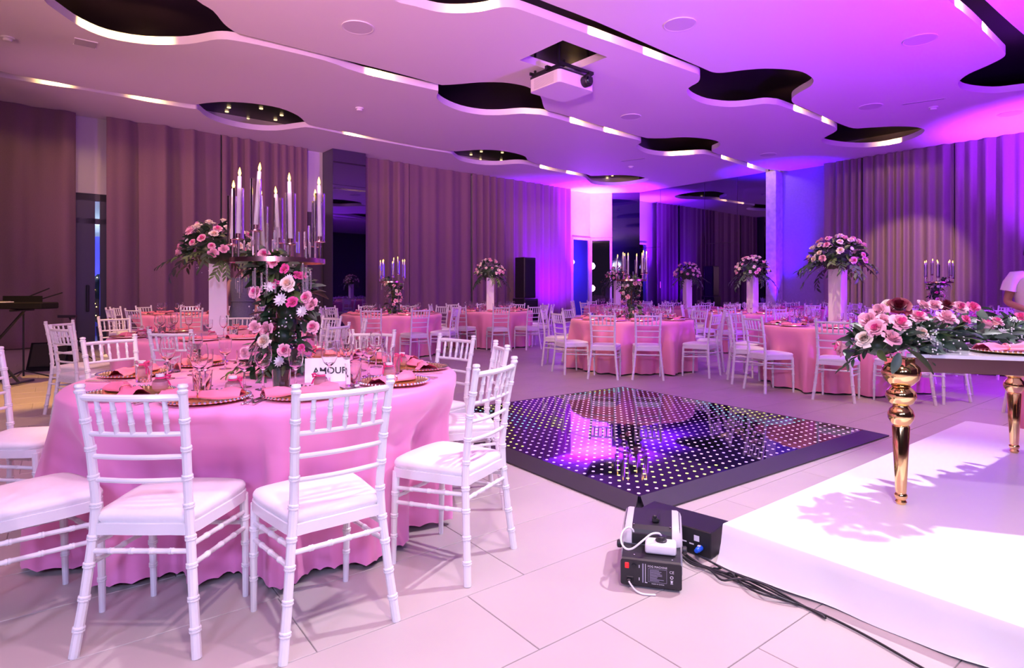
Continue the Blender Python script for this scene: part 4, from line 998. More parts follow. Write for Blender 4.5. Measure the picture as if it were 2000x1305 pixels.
def make_candelabra(hi, seed):
    rnd = random.Random(seed); root = thing('candelabra', 'x', 'candelabra')
    b = MB()
    n = 40
    prof = [(CRR - .006, -.012), (CRR + .006, -.012), (CRR + .006, .012), (CRR - .006, .012)]
    b.add(lathe(prof, n, True), T(0, 0, CRZ - TZ)); b.build('ring', M['rosegold'], root, smooth=30)
    st_ = MB().add(tube([(0, 0, .012), (0, 0, CRZ - TZ)], .009, 8)).add(lathe([(0, 0), (.11, 0), (.11, .006), (.02, .014), (0, .014)], 24)); st_.build('stem', M['gold'], root)
    sp_ = MB()
    for k in range(4): a = k * math.pi / 2 + .3; sp_.add(tube([(0, 0, CRZ - TZ), (CRR * math.cos(a), CRR * math.sin(a), CRZ - TZ)], .005, 6))
    sp_.build('spokes', M['gold'], root)
    hs = [.085, .10, .115, .14, .075, .09, .10, .06]
    angs = [3.30, 4.15, 1.95, 4.62, 5.33, .92, 6.15, 2.3]
    for k in range(8):
        a = angs[k]; x, y = CRR * math.cos(a), CRR * math.sin(a); h = hs[k]
        MB().add(tube([(x, y, CRZ - TZ), (x, y, CRZ - TZ + h)], .0055, 6)).build('arm', M['rosegold'], root)
        inst('candle_cup', cup, root, (x, y, CRZ - TZ + h - .004))
        tilt = (rnd.uniform(-.06, .06), rnd.uniform(-.06, .06), 0)
        inst('glass_cylinder', cand_cyl if hi else cand_lo, root, (x, y, CRZ - TZ + h + .004))
        ci = k % 3; hh = (.27, .29, .25)[ci]
        cd = inst('candle', CND[ci], root, (x, y, CRZ - TZ + h + .030), rot=tilt)
        inst('flame', flame, cd, (0, 0, hh + .001), scale=1.3)
    if hi:
        for (a0, up) in ((3.0, 1), (4.75, 1), (5.95, 1), (2.9, -1), (4.7, -1), (5.9, -1), (1.6, -1), (1.5, 1)):
            for k in range(6):
                a = a0 + rnd.uniform(-.32, .32); rr_ = CRR + rnd.uniform(-.05, .012); me = rnd.choice(RODS)
                z = CRZ - TZ + (rnd.uniform(.0, .06) if up > 0 else -.17 + rnd.uniform(-.04, .02))
                inst('crystal_rod', me, root, (rr_ * math.cos(a), rr_ * math.sin(a), z))
    else:
        for k in range(12):
            a = 2 * math.pi * k / 12; inst('crystal_rod', RODS[k % 4], root, (CRR * math.cos(a), CRR * math.sin(a), CRZ - TZ - .15 + (.16 if k % 2 else 0)))
    return root
def make_column(hi, seed, nrose, nleaf, ndaisy):
    root = thing('floral_centrepiece', 'x', 'flowers')
    path = [(.0, -.02, .0, .20), (.01, -.02, .12, .17), (.05, -.02, .25, .135), (.06, -.02, .37, .15), (.05, -.02, .47, .165), (-.03, -.01, .56, .14), (-.10, .0, .64, .10)]
    def ctr(t):
        u = t * (len(path) - 1); i = min(int(u), len(path) - 2); u -= i; return [path[i][k] + (path[i + 1][k] - path[i][k]) * u for k in range(4)]
    b = MB()
    for i in range(12):
        c = ctr(i / 11); b.add(blob(c[3] * .42, c[3] * .42, .055, seed + i, 10, 6), T(c[0], c[1], max(c[2], .05)))
    b.build('foliage_core', M['leaf'], root, smooth=180)
    def smp(rnd):
        t = rnd.random(); c = ctr(t); a = rnd.uniform(0, 2 * math.pi); d = Vector((math.cos(a), math.sin(a), rnd.uniform(-.3, .5))).normalized()
        p_ = Vector((c[0] + d.x * c[3] * .82, c[1] + d.y * c[3] * .82, c[2] + .03)); p_.z = max(p_.z, .045); return p_, d
    arrange(root, smp, nrose, nleaf, ('pink', 'pink', 'hot', 'cream', 'blush'), hi, seed, .86, ndaisy, .95, (0, 0, 3, 1, 2))
    rnd = random.Random(seed)
    for k in range(7):
        a = 2 * math.pi * k / 7 + .3; d = Vector((math.cos(a), math.sin(a), .12)); inst('leaf_branch', BR[(1, 2, 0)[k % 3]], root, (d.x * .10, d.y * .10, .07), rot=aimx(d, 0), scale=.62)
    o_ = inst('baby_breath', breath_mesh(260 if hi else 60, .18, seed, .95, .95, 1.6), root, (.03, -.01, .34)); o_['kind'] = 'stuff'
    return root
x, y, d = TABLES['T1']
ca = make_candelabra(True, 3); ca.location = (x, y, TZ + .001); ca.rotation_euler = (0, 0, 0); ca['label'] = 'large rose gold ring candelabra with glass cylinder candles on the front table'
fc = make_column(True, 4, 12, 300, 5); fc.location = (x, y, TZ + .002); fc['label'] = 'tall rose and foliage column under the front candelabra'
for px, py, kind, s in ((502, 572, 'pink', 1.0), (563, 556, 'cream', 1.15), (573, 592, 'hot', 1.05), (601, 582, 'pink', .95), (612, 596, 'blush', .95), (558, 527, 'hot', .95), (536, 514, 'pink', .9), (519, 668, 'cream', 1.1), (557, 686, 'pink', 1.0),
                        (612, 640, 'pink', .95), (478, 690, 'blush', .8), (527, 560, 'daisy', 1.0), (549, 586, 'daisy', 1.15), (591, 609, 'daisy', 1.0), (547, 706, 'daisy', 1.0), (565, 545, 'daisy', .8), (498, 640, 'blush', .8), (590, 680, 'hot', .7)):
    Y = 3.04; z = CAMH - (py - YH) * Y / F_PX; w_ = at(px, Y, z) - fc.location; d_ = Vector((random.uniform(-.4, .4), -1, .35))
    if kind == 'daisy': inst('daisy', DAISY, fc, w_, rot=aim(d_, 1), scale=s)
    else: inst('rose', ROSE[kind, True][0], fc, w_, rot=aim(d_, random.uniform(0, 6)), scale=s * .78)
ca2 = make_candelabra(False, 5); fc2 = make_column(False, 6, 24, 110, 4)
for key, rz, l1, l2 in (('T3', .8, 'small distant candelabra left of the black loudspeaker', 'flower column under the candelabra near the mirrored column'),
                        ('T5', 2.0, 'candelabra of lit candles behind the dance floor', 'rose column under the centre candelabra'),
                        ('T8', 3.1, 'candelabra glowing before the amber lit curtain', 'dark flower column under the right hand candelabra')):
    x, y, d = TABLES[key]
    for src, lab, g in ((ca2, l1, 'ring candelabra'), (fc2, l2, 'flower columns')):
        o_ = copy_tree(src); o_.location = (x, y, TZ + .001); o_.rotation_euler = (0, 0, rz); o_['label'] = lab; o_['group'] = g
kill(ca2); kill(fc2)

# tent card on the front table
p_ = gp(640, 744, TZ); tc = thing('tent_card', 'folded white card lettered AMOUR beside the candelabra', 'card', (p_.x, p_.y, TZ + .001), R(17))
cw, chh = .215, .115
MB().add(([(-cw / 2, -.045, 0), (cw / 2, -.045, 0), (cw / 2, -.0005, chh), (-cw / 2, -.0005, chh), (-cw / 2, .045, 0), (cw / 2, .045, 0), (cw / 2, .001, chh), (-cw / 2, .001, chh),
           (-cw / 2, -.043, 0), (cw / 2, -.043, 0), (cw / 2, .043, 0), (-cw / 2, .043, 0), (cw / 2, 0, chh - .004), (-cw / 2, 0, chh - .004)],
          [(0, 1, 2, 3), (2, 6, 7, 3), (7, 6, 5, 4), (8, 13, 12, 9), (13, 11, 10, 12), (0, 8, 9, 1), (4, 5, 10, 11), (0, 3, 13, 8), (3, 7, 4, 11, 13), (1, 9, 12, 2), (2, 12, 10, 5, 6)])).build('card', M['paper'], tc, smooth=0)
inst('lettering', text_mesh('AMOUR', .046, M['ink'], .0008, 1.0, .022), tc, (.012, -.0255, .052), rot=(math.atan2(chh, .0445), 0, 0))

# ------------------------------------------------------------------ gold head table on the stage
HTZ = .922
hp = [Vector((1.955, 2.925)), Vector((3.30, 2.45)), Vector((4.20, 3.30)), Vector((3.30, 3.93))]
ht = thing('head_table', 'mirrored gold head table with turned legs and white top', 'table', (hp[0].x, hp[0].y, SH), 0)
def loc2(p, dz=0): return (p.x - hp[0].x, p.y - hp[0].y)
cen = sum(hp, Vector((0, 0))) / 4
def inset(k): return [loc2(q + (cen - q).normalized() * k) for q in hp]
z_ = HTZ - SH
tp_ = MB().add(prism(inset(-.015), z_ - .017, z_)).build('table_top', M['tabletop'], ht, smooth=0)
oi, ii = inset(.012), inset(.034)
for k in range(4):
    a, b = k, (k + 1) % 4
    MB().add(prism([oi[a], oi[b], ii[b], ii[a]], z_ - .088, z_ - .0175)).build('apron', M['rosegold'], ht, smooth=0)
LEGP = [(0, .0), (.020, .0), (.026, .012), (.020, .022), (.027, .032), (.029, .045), (.022, .055), (.024, .062), (.039, .385), (.034, .392), (.040, .398), (.056, .425), (.058, .445), (.050, .470), (.036, .486), (.036, .492), (.054, .505), (.068, .535), (.064, .560), (.046, .580), (.040, .586), (.052, .594), (.078, .622), (.086, .650), (.080, .682), (.062, .700), (.050, .708), (.052, z_ - .02), (0, z_ - .02)]
lgm = MB().add(lathe(LEGP, 32)).mesh('turned_leg', M['gold'], 50)
for k, q in enumerate((Vector((1.935, 2.955)), hp[1] + Vector((-.02, .10)), hp[2] + Vector((-.12, .02)), Vector((3.285, 3.885)))):
    l2 = loc2(q); inst('turned_leg', lgm, ht, (l2[0], l2[1], .001))
    MB().add(box(.105, .105, .07, (0, 0, 0), .004)).build('leg_block', M['gold'], ht, (l2[0], l2[1], z_ - .055), R(28), smooth=0)
# garland
gl = thing('flower_garland', 'garland of pink, white and crimson roses along the gold table', 'flowers', (1.86, 3.0, HTZ), 0)
GPTH = [(Vector((-.03, -.03, .03)), .17), (Vector((.16, .06, .05)), .15), (Vector((.40, .22, .04)), .12), (Vector((.72, .40, .04)), .12), (Vector((1.1, .55, .05)), .13), (Vector((1.5, .72, .05)), .12)]
def gctr(t):
    u = t * (len(GPTH) - 1); i = min(int(u), len(GPTH) - 2); u -= i; return GPTH[i][0].lerp(GPTH[i + 1][0], u), GPTH[i][1] + (GPTH[i + 1][1] - GPTH[i][1]) * u
b = MB()
for i in range(16):
    c, r = gctr(i / 15); b.add(blob(r * .45, r * .45, r * .3, i), Matrix.Translation(c + Vector((0, 0, .01))))
b.build('foliage_core', M['leaf'], gl, smooth=180)
def gs(rnd):
    t = rnd.random() ** 1.4; c, r = gctr(t); a = rnd.uniform(0, 2 * math.pi); e = rnd.uniform(-.25 if t < .1 else .05, 1.3); d = Vector((math.cos(a) * math.cos(e), math.sin(a) * math.cos(e), math.sin(e)))
    return c + Vector((d.x * r, d.y * r, d.z * r * .62)), d
# the main blooms placed one by one: (photo px, py, depth, kind, scale)
for px, py, Y, kind, s in ((1690, 665, 2.86, 'cream', 1.15), (1698, 628, 2.90, 'blush', 1.1), (1712, 645, 2.84, 'pink', 1.25), (1738, 665, 2.80, 'blush', 1.2), (1718, 610, 2.98, 'blush', 1.05),
                           (1756, 606, 2.96, 'red', 1.25), (1755, 636, 2.82, 'pink', 1.35), (1790, 625, 2.90, 'pink', 1.3), (1845, 625, 3.05, 'blush', 1.25), (1800, 600, 3.15, 'blush', .95),
                           (1845, 603, 3.2, 'red', 1.0), (1824, 600, 3.18, 'blush', .95), (1873, 604, 3.25, 'pink', 1.1), (1897, 603, 3.3, 'hot', 1.2), (1884, 626, 3.12, 'hot', .85), (1943, 632, 3.15, 'pink', 1.0), (1992, 622, 3.3, 'hot', 1.1), (1735, 600, 3.05, 'cream', 1.0), (1724, 628, 2.86, 'blush', .9)):
    z = CAMH - (py - YH) * Y / F_PX; w_ = at(px, Y, z); d = Vector((random.uniform(-.5, .4), random.uniform(-.8, -.35), random.uniform(.5, .9))).normalized()
    if px < 1720: d = Vector((-.6, -.55, .45)).normalized()
    inst('rose', ROSE[kind, True][0], gl, w_ - gl.location, rot=aim(d, random.uniform(0, 6)), scale=s * .82)
arrange(gl, gs, 8, 270, ('pink', 'blush', 'hot', 'cream'), True, 77, 1.0, 9, 1.1, (0, 3, 1, 1, 2))
rnd = random.Random(5)
for k in range(9):
    c, r = gctr(k / 8); d = Vector((-1, -.3, .05)) if k == 0 else Vector((rnd.uniform(-.2, 1), rnd.uniform(-1, .4), .1)); inst('leaf_branch', BR[k % 3], gl, c, rot=aimx(d, 0), scale=.6)
inst('leaf_branch', BR[1], gl, Vector((.62, .42, .10)), rot=aimx(Vector((.5, .1, .75)), 0), scale=.8)
for c, r, n_, sd in ((Vector((.10, -.02, .06)), .17, 150, 1), (Vector((.36, .16, .05)), .15, 90, 2), (Vector((.9, .45, .05)), .16, 60, 3)):
    o_ = inst('baby_breath', breath_mesh(n_, r, sd, 1, 1, .6), gl, c); o_['kind'] = 'stuff'
for k, (x, y) in enumerate(((2.50, 2.97), (3.0, 3.08))):
    nm = ('left', 'right')[k]
    t = thing('charger_plate', 'beaded charger plate on the gold table, %s of two' % nm, 'plate', (x, y, HTZ + .001), 0, 'charger plates on the gold table'); inst('plate', CHG[True][0], t); inst('beaded_rim', CHG[True][1], t)
    t = thing('napkin', 'pink napkin on the %s charger plate of the gold table' % nm, 'napkin', (x - .02, y, HTZ + .013), .15, 'napkins on the gold table'); inst('cloth', NAP[True][k], t); inst('tie', tie, t)

# ------------------------------------------------------------------ fog machine
fmr = math.atan2(-.063, .24)
fg = thing('fog_machine', 'grey and black fog machine with white tank on the floor', 'fog machine', (.573, 2.45, 0), fmr)
W_ = .25
def yz_prism(poly, x0, x1):
    n = len(poly); v = [(x0, p[0], p[1]) for p in poly] + [(x1, p[0], p[1]) for p in poly]
    return v, [tuple(range(n)), tuple(reversed(range(n, 2 * n)))] + [(i, n + i, n + (i + 1) % n, (i + 1) % n) for i in range(n)]
prof = [(0.0, .014), (0.0, .112), (.008, .120), (.045, .126), (.118, .130), (.128, .150), (.150, .186), (.175, .198), (.36, .204), (.375, .190), (.375, .014)]
MB().add(yz_prism(prof, -W_ / 2 + .006, W_ / 2 - .006)).build('body', M['black'], fg, smooth=0)
cvp = [(.118, .120), (.122, .150), (.146, .190), (.176, .203), (.355, .2085), (.378, .195), (.378, .020), (.118, .020)]
for s in (-1, 1):
    V = []; Fq = []
    xs = [(s * (W_ / 2 - .040), 0.0), (s * (W_ / 2 - .018), 0.0), (s * (W_ / 2 - .004), -.008), (s * (W_ / 2 + .003), -.026)]
    n = len(cvp)
    for x, dz in xs: V += [(x, p[0], p[1] + (dz if p[1] > .1 else 0)) for p in cvp]
    for j in range(len(xs) - 1):
        for i in range(n): Fq.append((j * n + i, j * n + (i + 1) % n, (j + 1) * n + (i + 1) % n, (j + 1) * n + i))
    Fq += [tuple(range(n)), tuple(range(3 * n, 4 * n))]
    MB().add((V, Fq)).build('side_cover', M['greyplastic'], fg, smooth=40)
MB().add(box(.165, .012, .05, (0, .126, .152)), T(0, 0, 0)).build('notch_plate', M['black'], fg, smooth=0)
rp = MB().add(rbox(W_ - .004, .102, .006, .008, (0, 0, 0)), T(0, -.001, .063) @ RX(R(90))).build('rear_panel', M['black'], fg, smooth=30)
tk = MB().add(box(.128, .080, .042, (.038, .080, .149), .010, 3)).build('tank', M['whiteplastic'], fg, smooth=40)
MB().add(lathe([(0, 0), (.024, 0), (.024, .006), (.021, .008), (.021, .020), (.018, .023), (0, .023)], 20), T(.040, .085, .170)).build('tank_cap', M['black'], tk)
hz = [p for p in catmull([(.040, .085, .192), (.030, .075, .205), (.0, .055, .207), (-.035, .03, .185), (-.075, .015, .155), (-.105, .02, .150), (-.125, .05, .165), (-.122, .09, .190), (-.100, .125, .198), (-.080, .135, .185), (-.078, .135, .165)], 4, False)]
MB().add(tube(hz, .0042, 8)).build('hose', M['whiteplastic'], fg)
MB().add(box(.026, .032, .020, (.012, .215, .212), .003)).add(box(.006, .09, .012, (.028, .25, .210), .001)).add(box(.016, .016, .016, (.012, .205, .226), .003)).build('handle_clamp', M['black'], fg, smooth=0)
for s in (-1, 1): MB().add(lathe([(0, 0), (.014, 0), (.017, .004), (.017, .016), (.012, .020), (0, .020)], 14), T(s * .126, .10, .135) @ RY(s * R(90))).build('bracket_knob', M['black'], fg)
for sx_ in (-.09, .09):
    for sy_ in (.03, .33): MB().add(lathe([(0, 0), (.012, 0), (.014, .015), (0, .015)], 10), T(sx_, sy_, 0)).build('foot', M['black'], fg)
for x, y, z in ((-.07, .03, .1245), (.085, .02, .1225), (-.078, .17, .199), (.078, .17, .199)): MB().add(sphere(.0042, 8, 5), T(x, y, z) @ SC(1, 1, .4)).build('screw', M['silver'], fg)
yf = -.0042
MB().add(box(.017, .005, .024, (-.097, yf - .001, .092), .002)).build('power_switch', M['red'], rp, smooth=0)
MB().add(lathe([(0, 0), (.009, 0), (.009, .006), (0, .007)], 16), T(-.068, yf, .092) @ RX(R(90))).build('fuse_cap', M['blackmetal'], rp)
MB().add(box(.030, .004, .024, (-.085, yf, .035), .002)).add(box(.018, .018, .014, (-.088, -.012, .034), .003)).build('power_socket', M['blackmetal'], rp, smooth=0)
mk = MB().add(box(.0055, .0008, .078, (-.032, yf, .066))).build('print_stripe', M['printgrey'], rp, smooth=0)
MB().add(box(.0022, .0008, .078, (-.022, yf, .066))).add(box(.010, .0008, .003, (-.019, yf, .0285))).add(box(.003, .0008, .012, (-.047, yf, .092))).add(box(.003, .0008, .012, (-.047, yf, .040))).build('print_line', M['print'], rp, smooth=0)
lb_ = MB()
for z in (.034, .088): lb_.add(box(.074, .0008, .0012, (.026, yf, z)))
for x in (-.011, .063): lb_.add(box(.0012, .0008, .055, (x, yf, .061)))
rnd = random.Random(3)
for k in range(9):
    wdt = rnd.uniform(.03, .062); lb_.add(box(wdt, .0008, .0022, (-.005 + wdt / 2, yf, .082 - k * .0053)))
lb_.build('spec_label', M['printgrey'], rp, smooth=0)
for txt, sz, x, z in (('FOG MACHINE', .0112, .026, .0965), ('CE', .0150, .083, .081), ('MADE IN CHINA', .0066, .028, .0265)):
    inst('lettering', text_mesh(txt, sz, M['print'], .0006, 1.05), rp, (x, yf - .0004, z), rot=(R(90), 0, 0))
MB().add(tube([(.083 + .0055 * math.cos(a), yf, .060 + .0055 * math.sin(a)) for a in [2 * math.pi * i / 16 for i in range(16)]], .0013, 5, loop=True)).build('recycle_mark', M['print'], rp)
MB().add(box(.008, .0008, .008, (.083, yf, .042))).add(box(.011, .0008, .0016, (.083, yf, .0475))).add(box(.010, .0008, .0018, (.083, yf, .0345))).build('bin_mark', M['print'], rp, smooth=0)
MB().add(tube(catmull([(-.088, -.022, .034), (-.080, -.030, .026), (-.060, -.042, .010), (-.03, -.055, .005), (.02, -.05, .005)], 4, False), .0036, 8)).build('mains_lead', M['whiteplastic'], fg)

# ------------------------------------------------------------------ dance floor controller and cables
p0, p1 = Vector((.612, 2.985)), Vector((.907, 2.71)); dv = (p1 - p0); cbr = math.atan2(dv.y, dv.x); Lc = dv.length
cb = thing('led_controller', 'black LED controller box with blue plugs beside the stage', 'controller', (p0.x, p0.y, 0), cbr)
MB().add(box(Lc, .20, .118, (Lc / 2, .102, .066), .004)).build('case', M['blackmetal'], cb, smooth=0)
for x, z in ((.20, .075), (.355, .045)):
    pl = MB().add(lathe([(0, 0), (.013, 0), (.013, .028), (.010, .034), (.010, .046), (0, .048)], 14), T(x, -.0005, z) @ RX(R(90))).build('blue_plug', M['blue'], cb)
    MB().add(box(.014, .012, .006, (x, -.018, z + .014), .002)).build('latch', M['print'], pl, smooth=0)
MB().add(box(.026, .001, .026, (.335, -.0007, .083))).add(box(.03, .001, .006, (.27, -.0007, .055))).add(box(.022, .001, .006, (.31, -.0007, .052))).build('port_label', M['print'], cb, smooth=0)
MB().add(sphere(.004, 8, 5), T(.24, -.001, .108)).build('screw', M['silver'], cb)
rnd = random.Random(8)
base = [gp(1340, 1078), gp(1362, 1102), gp(1388, 1116), gp(1425, 1128), gp(1462, 1142), gp(1495, 1158), gp(1560, 1180), gp(1620, 1206), gp(1700, 1245), gp(1790, 1296), gp(1880, 1350)]
names = ('black mains cable on top of the tangle by the stage', 'thin black cable looping beside the controller', 'black cable running longest along the stage hem', 'black cable lowest in the tangle on the floor', 'black cable curling up against the stage corner')
for k in range(5):
    pts = []; sc_ = (1, .9, .35, 1.1, 1.3)[k]
    for i, q in enumerate(base):
        s_ = (.045 if i < 6 else .012) * sc_
        pts.append(q + Vector((rnd.uniform(-s_, s_) - .012, rnd.uniform(-s_, s_) - .012, .006 + (abs(rnd.gauss(0, .018)) * sc_ if 0 < i < 6 else .001 * k))))
    n_ = 11 if k == 2 else 7 + (k % 2)
    tag(MB().add(tube(catmull(pts[:n_], 5, False), .0045, 7)).build('power_cable', M['black'], smooth=180), names[k], 'cable', 'black cables beside the stage')

# ------------------------------------------------------------------ loudspeaker tower
sp0 = ab(ray_b(1026, -15.3), -15.3)
ls = thing('loudspeaker', 'tall black loudspeaker tower against the purple curtain', 'loudspeaker', sp0, math.atan2(AX.y, AX.x))
MB().add(box(.62, .62, .95, (0, 0, .48), .015)).build('subwoofer', M['black'], ls, smooth=0)
MB().add(box(.52, .50, 1.38, (0, 0, 1.66), .02)).build('cabinet', M['black'], ls, smooth=0)
for z, h, w_ in ((.48, .85, .56), (1.66, 1.28, .46)):
    MB().add(box(w_, .012, h, (0, -(.32 if z < 1 else .26), z), .004)).build('grille', M['blackmetal'], ls, smooth=0)

# ------------------------------------------------------------------ the band's corner at the left
kb = gp(-20, 752, 0)
kt = thing('keyboard', 'black electronic keyboard on a stand at the left edge', 'keyboard', (kb.x, kb.y, 1.035), R(4))
MB().add(box(1.50, .34, .085, (0, 0, .0), .012)).build('case', M['keyblack'], kt, smooth=0)
kw = MB()
for i in range(36): kw.add(box(.0215, .14, .012, (-.52 + i * .0235, -.09, .047), .001))
kw.build('white_keys', M['whiteplastic'], kt, smooth=0)
kk = MB()
for i in range(35):
    if i % 7 not in (2, 6): kk.add(box(.012, .085, .014, (-.508 + i * .0235, -.06, .058), .001))
kk.build('black_keys', M['black'], kt, smooth=0)
MB().add(box(.5, .012, .09, (.30, .15, .08), .003), RX(0)).build('music_rest', M['keyblack'], kt, smooth=0)
ks = thing('keyboard_stand', 'black crossed keyboard stand at the left edge', 'stand', (kb.x, kb.y, 0), R(4))
for sy_ in (-.05, .05):
    s = 1 if sy_ > 0 else -1
    MB().add(tube([(-s * .40, sy_, .03), (s * .40, sy_, .975)], .018, 8)).build('crossed_leg', M['blackmetal'], ks)
for x, z in ((-.40, .03), (.40, .03), (-.40, .975), (.40, .975)): MB().add(tube([(x, -.20, z), (x, .20, z)], .016, 8)).build('cross_bar', M['blackmetal'], ks)
def mic_stand(px, py, label, booms, h):
    b0 = gp(px, py); t = thing('microphone_stand', label, 'stand', b0)
    MB().add(tube([(0, 0, .05), (0, 0, h)], .012, 8)).build('pole', M['blackmetal'], t)
    for k in range(3):
        a = R(20 + 120 * k); MB().add(tube([(0, 0, .13), (.38 * math.cos(a), .38 * math.sin(a), .012)], .010, 6)).build('foot_leg', M['blackmetal'], t)
    for a_, b_ in booms: MB().add(tube([a_, b_], .009, 6)).build('boom', M['blackmetal'], t)
    MB().add(lathe([(0, 0), (.02, 0), (.022, .03), (.02, .06), (0, .06)], 10), T(0, 0, h - .03)).build('clutch', M['black'], t)
mic_stand(46, 742, 'black boom microphone stand beside the keyboard', (((-.05, 0, 1.10), (.34, .02, 1.26)), ((.1, .05, 1.08), (.46, .1, 1.20))), 1.12)
t_ = gp(150, 712); ms = thing('music_stand', 'small black tilted stand in front of the glass door', 'stand', t_)
MB().add(tube([(0, 0, .05), (0, 0, .55), (-.12, 0, .78)], .014, 8)).build('pole', M['blackmetal'], ms)
MB().add(box(.30, .05, .045, (-.16, 0, .80), .006)).build('rest_bar', M['black'], ms, smooth=0)
MB().add(box(.30, .03, .03, (-.02, 0, .42), .005)).build('lower_bar', M['black'], ms, smooth=0)
for k in range(3): a = R(40 + 120 * k); MB().add(tube([(0, 0, .25), (.30 * math.cos(a), .30 * math.sin(a), .012)], .011, 6)).build('foot_leg', M['blackmetal'], ms)
wg = gp(98, 722); wm = thing('floor_monitor', 'black wedge floor monitor behind the keyboard', 'loudspeaker', wg, R(25))
MB().add(yz_prism([(-.22, .005), (-.20, .05), (.06, .42), (.22, .40), (.24, .005)], -.25, .25)).build('cabinet', M['keyblack'], wm, smooth=0)
MB().add(box(.44, .40, .012, (0, 0, 0), .004), T(0, -.075, .235) @ RX(R(55))).build('grille', M['blackmetal'], wm, smooth=0)

# ------------------------------------------------------------------ people
def body(name, label, loc, rz, J, E_, Rr, m, head, hm):
    t = thing(name, label, 'person', loc, rz)
    me = bpy.data.meshes.new('body'); keys = list(J); me.from_pydata([J[k] for k in keys], [(keys.index(a), keys.index(b)) for a, b in E_], [])
    o_ = bpy.data.objects.new('body', me); COL.objects.link(o_)
    o_.modifiers.new('skin', 'SKIN'); o_.modifiers.new('sub', 'SUBSURF').levels = 2
    sv = me.skin_vertices[0].data
    for k, s in zip(keys, sv): r = Rr[k]; s.radius = (r, r) if isinstance(r, (int, float)) else r; s.use_root = (k == 'pelvis')
    dg = bpy.context.evaluated_depsgraph_get(); m2 = bpy.data.meshes.new_from_object(o_.evaluated_get(dg)); bpy.data.objects.remove(o_, do_unlink=True)
    bm = bmesh.new(); bm.from_mesh(m2)
    hx, hy, hz_ = head
    def addv(v, f):
        vs_ = [bm.verts.new(p) for p in v]
        for q in f:
            try: bm.faces.new([vs_[i] for i in q])
            except ValueError: pass
    v, f = sphere(1, 16, 12); V = []
    for p in v:
        x, y, z = p[0] * .074, p[1] * .094, p[2] * .118
        if z < -.03: x *= 1 + (z + .03) * 3.2; y *= 1 + (z + .03) * 1.6
        if y > .06 and -.02 < z < .02: y -= .006                                          # eye line
        V.append((hx + x, hy + y, hz_ + z))
    addv(V, f)
    addv(*[([(hx + p[0] * .013, hy + .096 + p[1] * .018, hz_ - .018 + p[2] * .024) for p in sphere(1, 8, 6)[0]], sphere(1, 8, 6)[1])][0])                # nose
    addv(*[([(hx + p[0] * .024, hy + .080 + p[1] * .012, hz_ - .060 + p[2] * .007) for p in sphere(1, 8, 6)[0]], sphere(1, 8, 6)[1])][0])               # mouth
    for s in (-1, 1):
        addv(*[([(hx + s * .074 + p[0] * .010, hy + p[1] * .018, hz_ - .012 + p[2] * .030) for p in sphere(1, 8, 6)[0]], sphere(1, 8, 6)[1])][0])       # ears
    bm.to_mesh(m2); bm.free(); m2.materials.clear(); m2.materials.append(m)
    m2.polygons.foreach_set('use_smooth', [True] * len(m2.polygons)); inst('body', m2, t)
    for s in (-1, 1): MB().add(sphere(.010, 8, 6), T(hx + s * .030, hy + .083, hz_ + .004)).build('eye', M['ink'], t)
    hb_ = MB(); v, f = sphere(1, 14, 10)
    hb_.add(([(hx + p[0] * .086, hy - .014 + p[1] * (.100 if p[1] < 0 else .080), hz_ + .022 + p[2] * (.112 if p[2] > 0 else .16 if hm == 'long' and p[1] < .1 else .05)) for p in v], f)); hb_.build('hair', M['hair'], t, smooth=180)
    return t
def hand(J, E_, Rr, wk, wrist, d, side):
    d = Vector(d).normalized(); w_ = Vector(wrist); pm_ = w_ + d * .055; J[wk + '_palm'] = tuple(pm_); E_.append((wk, wk + '_palm')); Rr[wk + '_palm'] = (.028, .016)
    sd = d.cross(Vector((0, 1, 0))).normalized()
    for k in range(5):
        if k == 4: q = [pm_ - d * .02 + sd * .035 * side, pm_ + d * .02 + sd * .055 * side]
        else: o_ = sd * (.026 - .017 * k) * side; q = [pm_ + d * .045 + o_, pm_ + d * (.078, .088, .080, .064)[k] + o_ + Vector((0, .012, 0))]
        a = wk + '_f%d' % k; J[a] = tuple(q[0]); J[a + 'b'] = tuple(q[1]); E_ += [(wk + '_palm', a), (a, a + 'b')]; Rr[a] = .009; Rr[a + 'b'] = .007
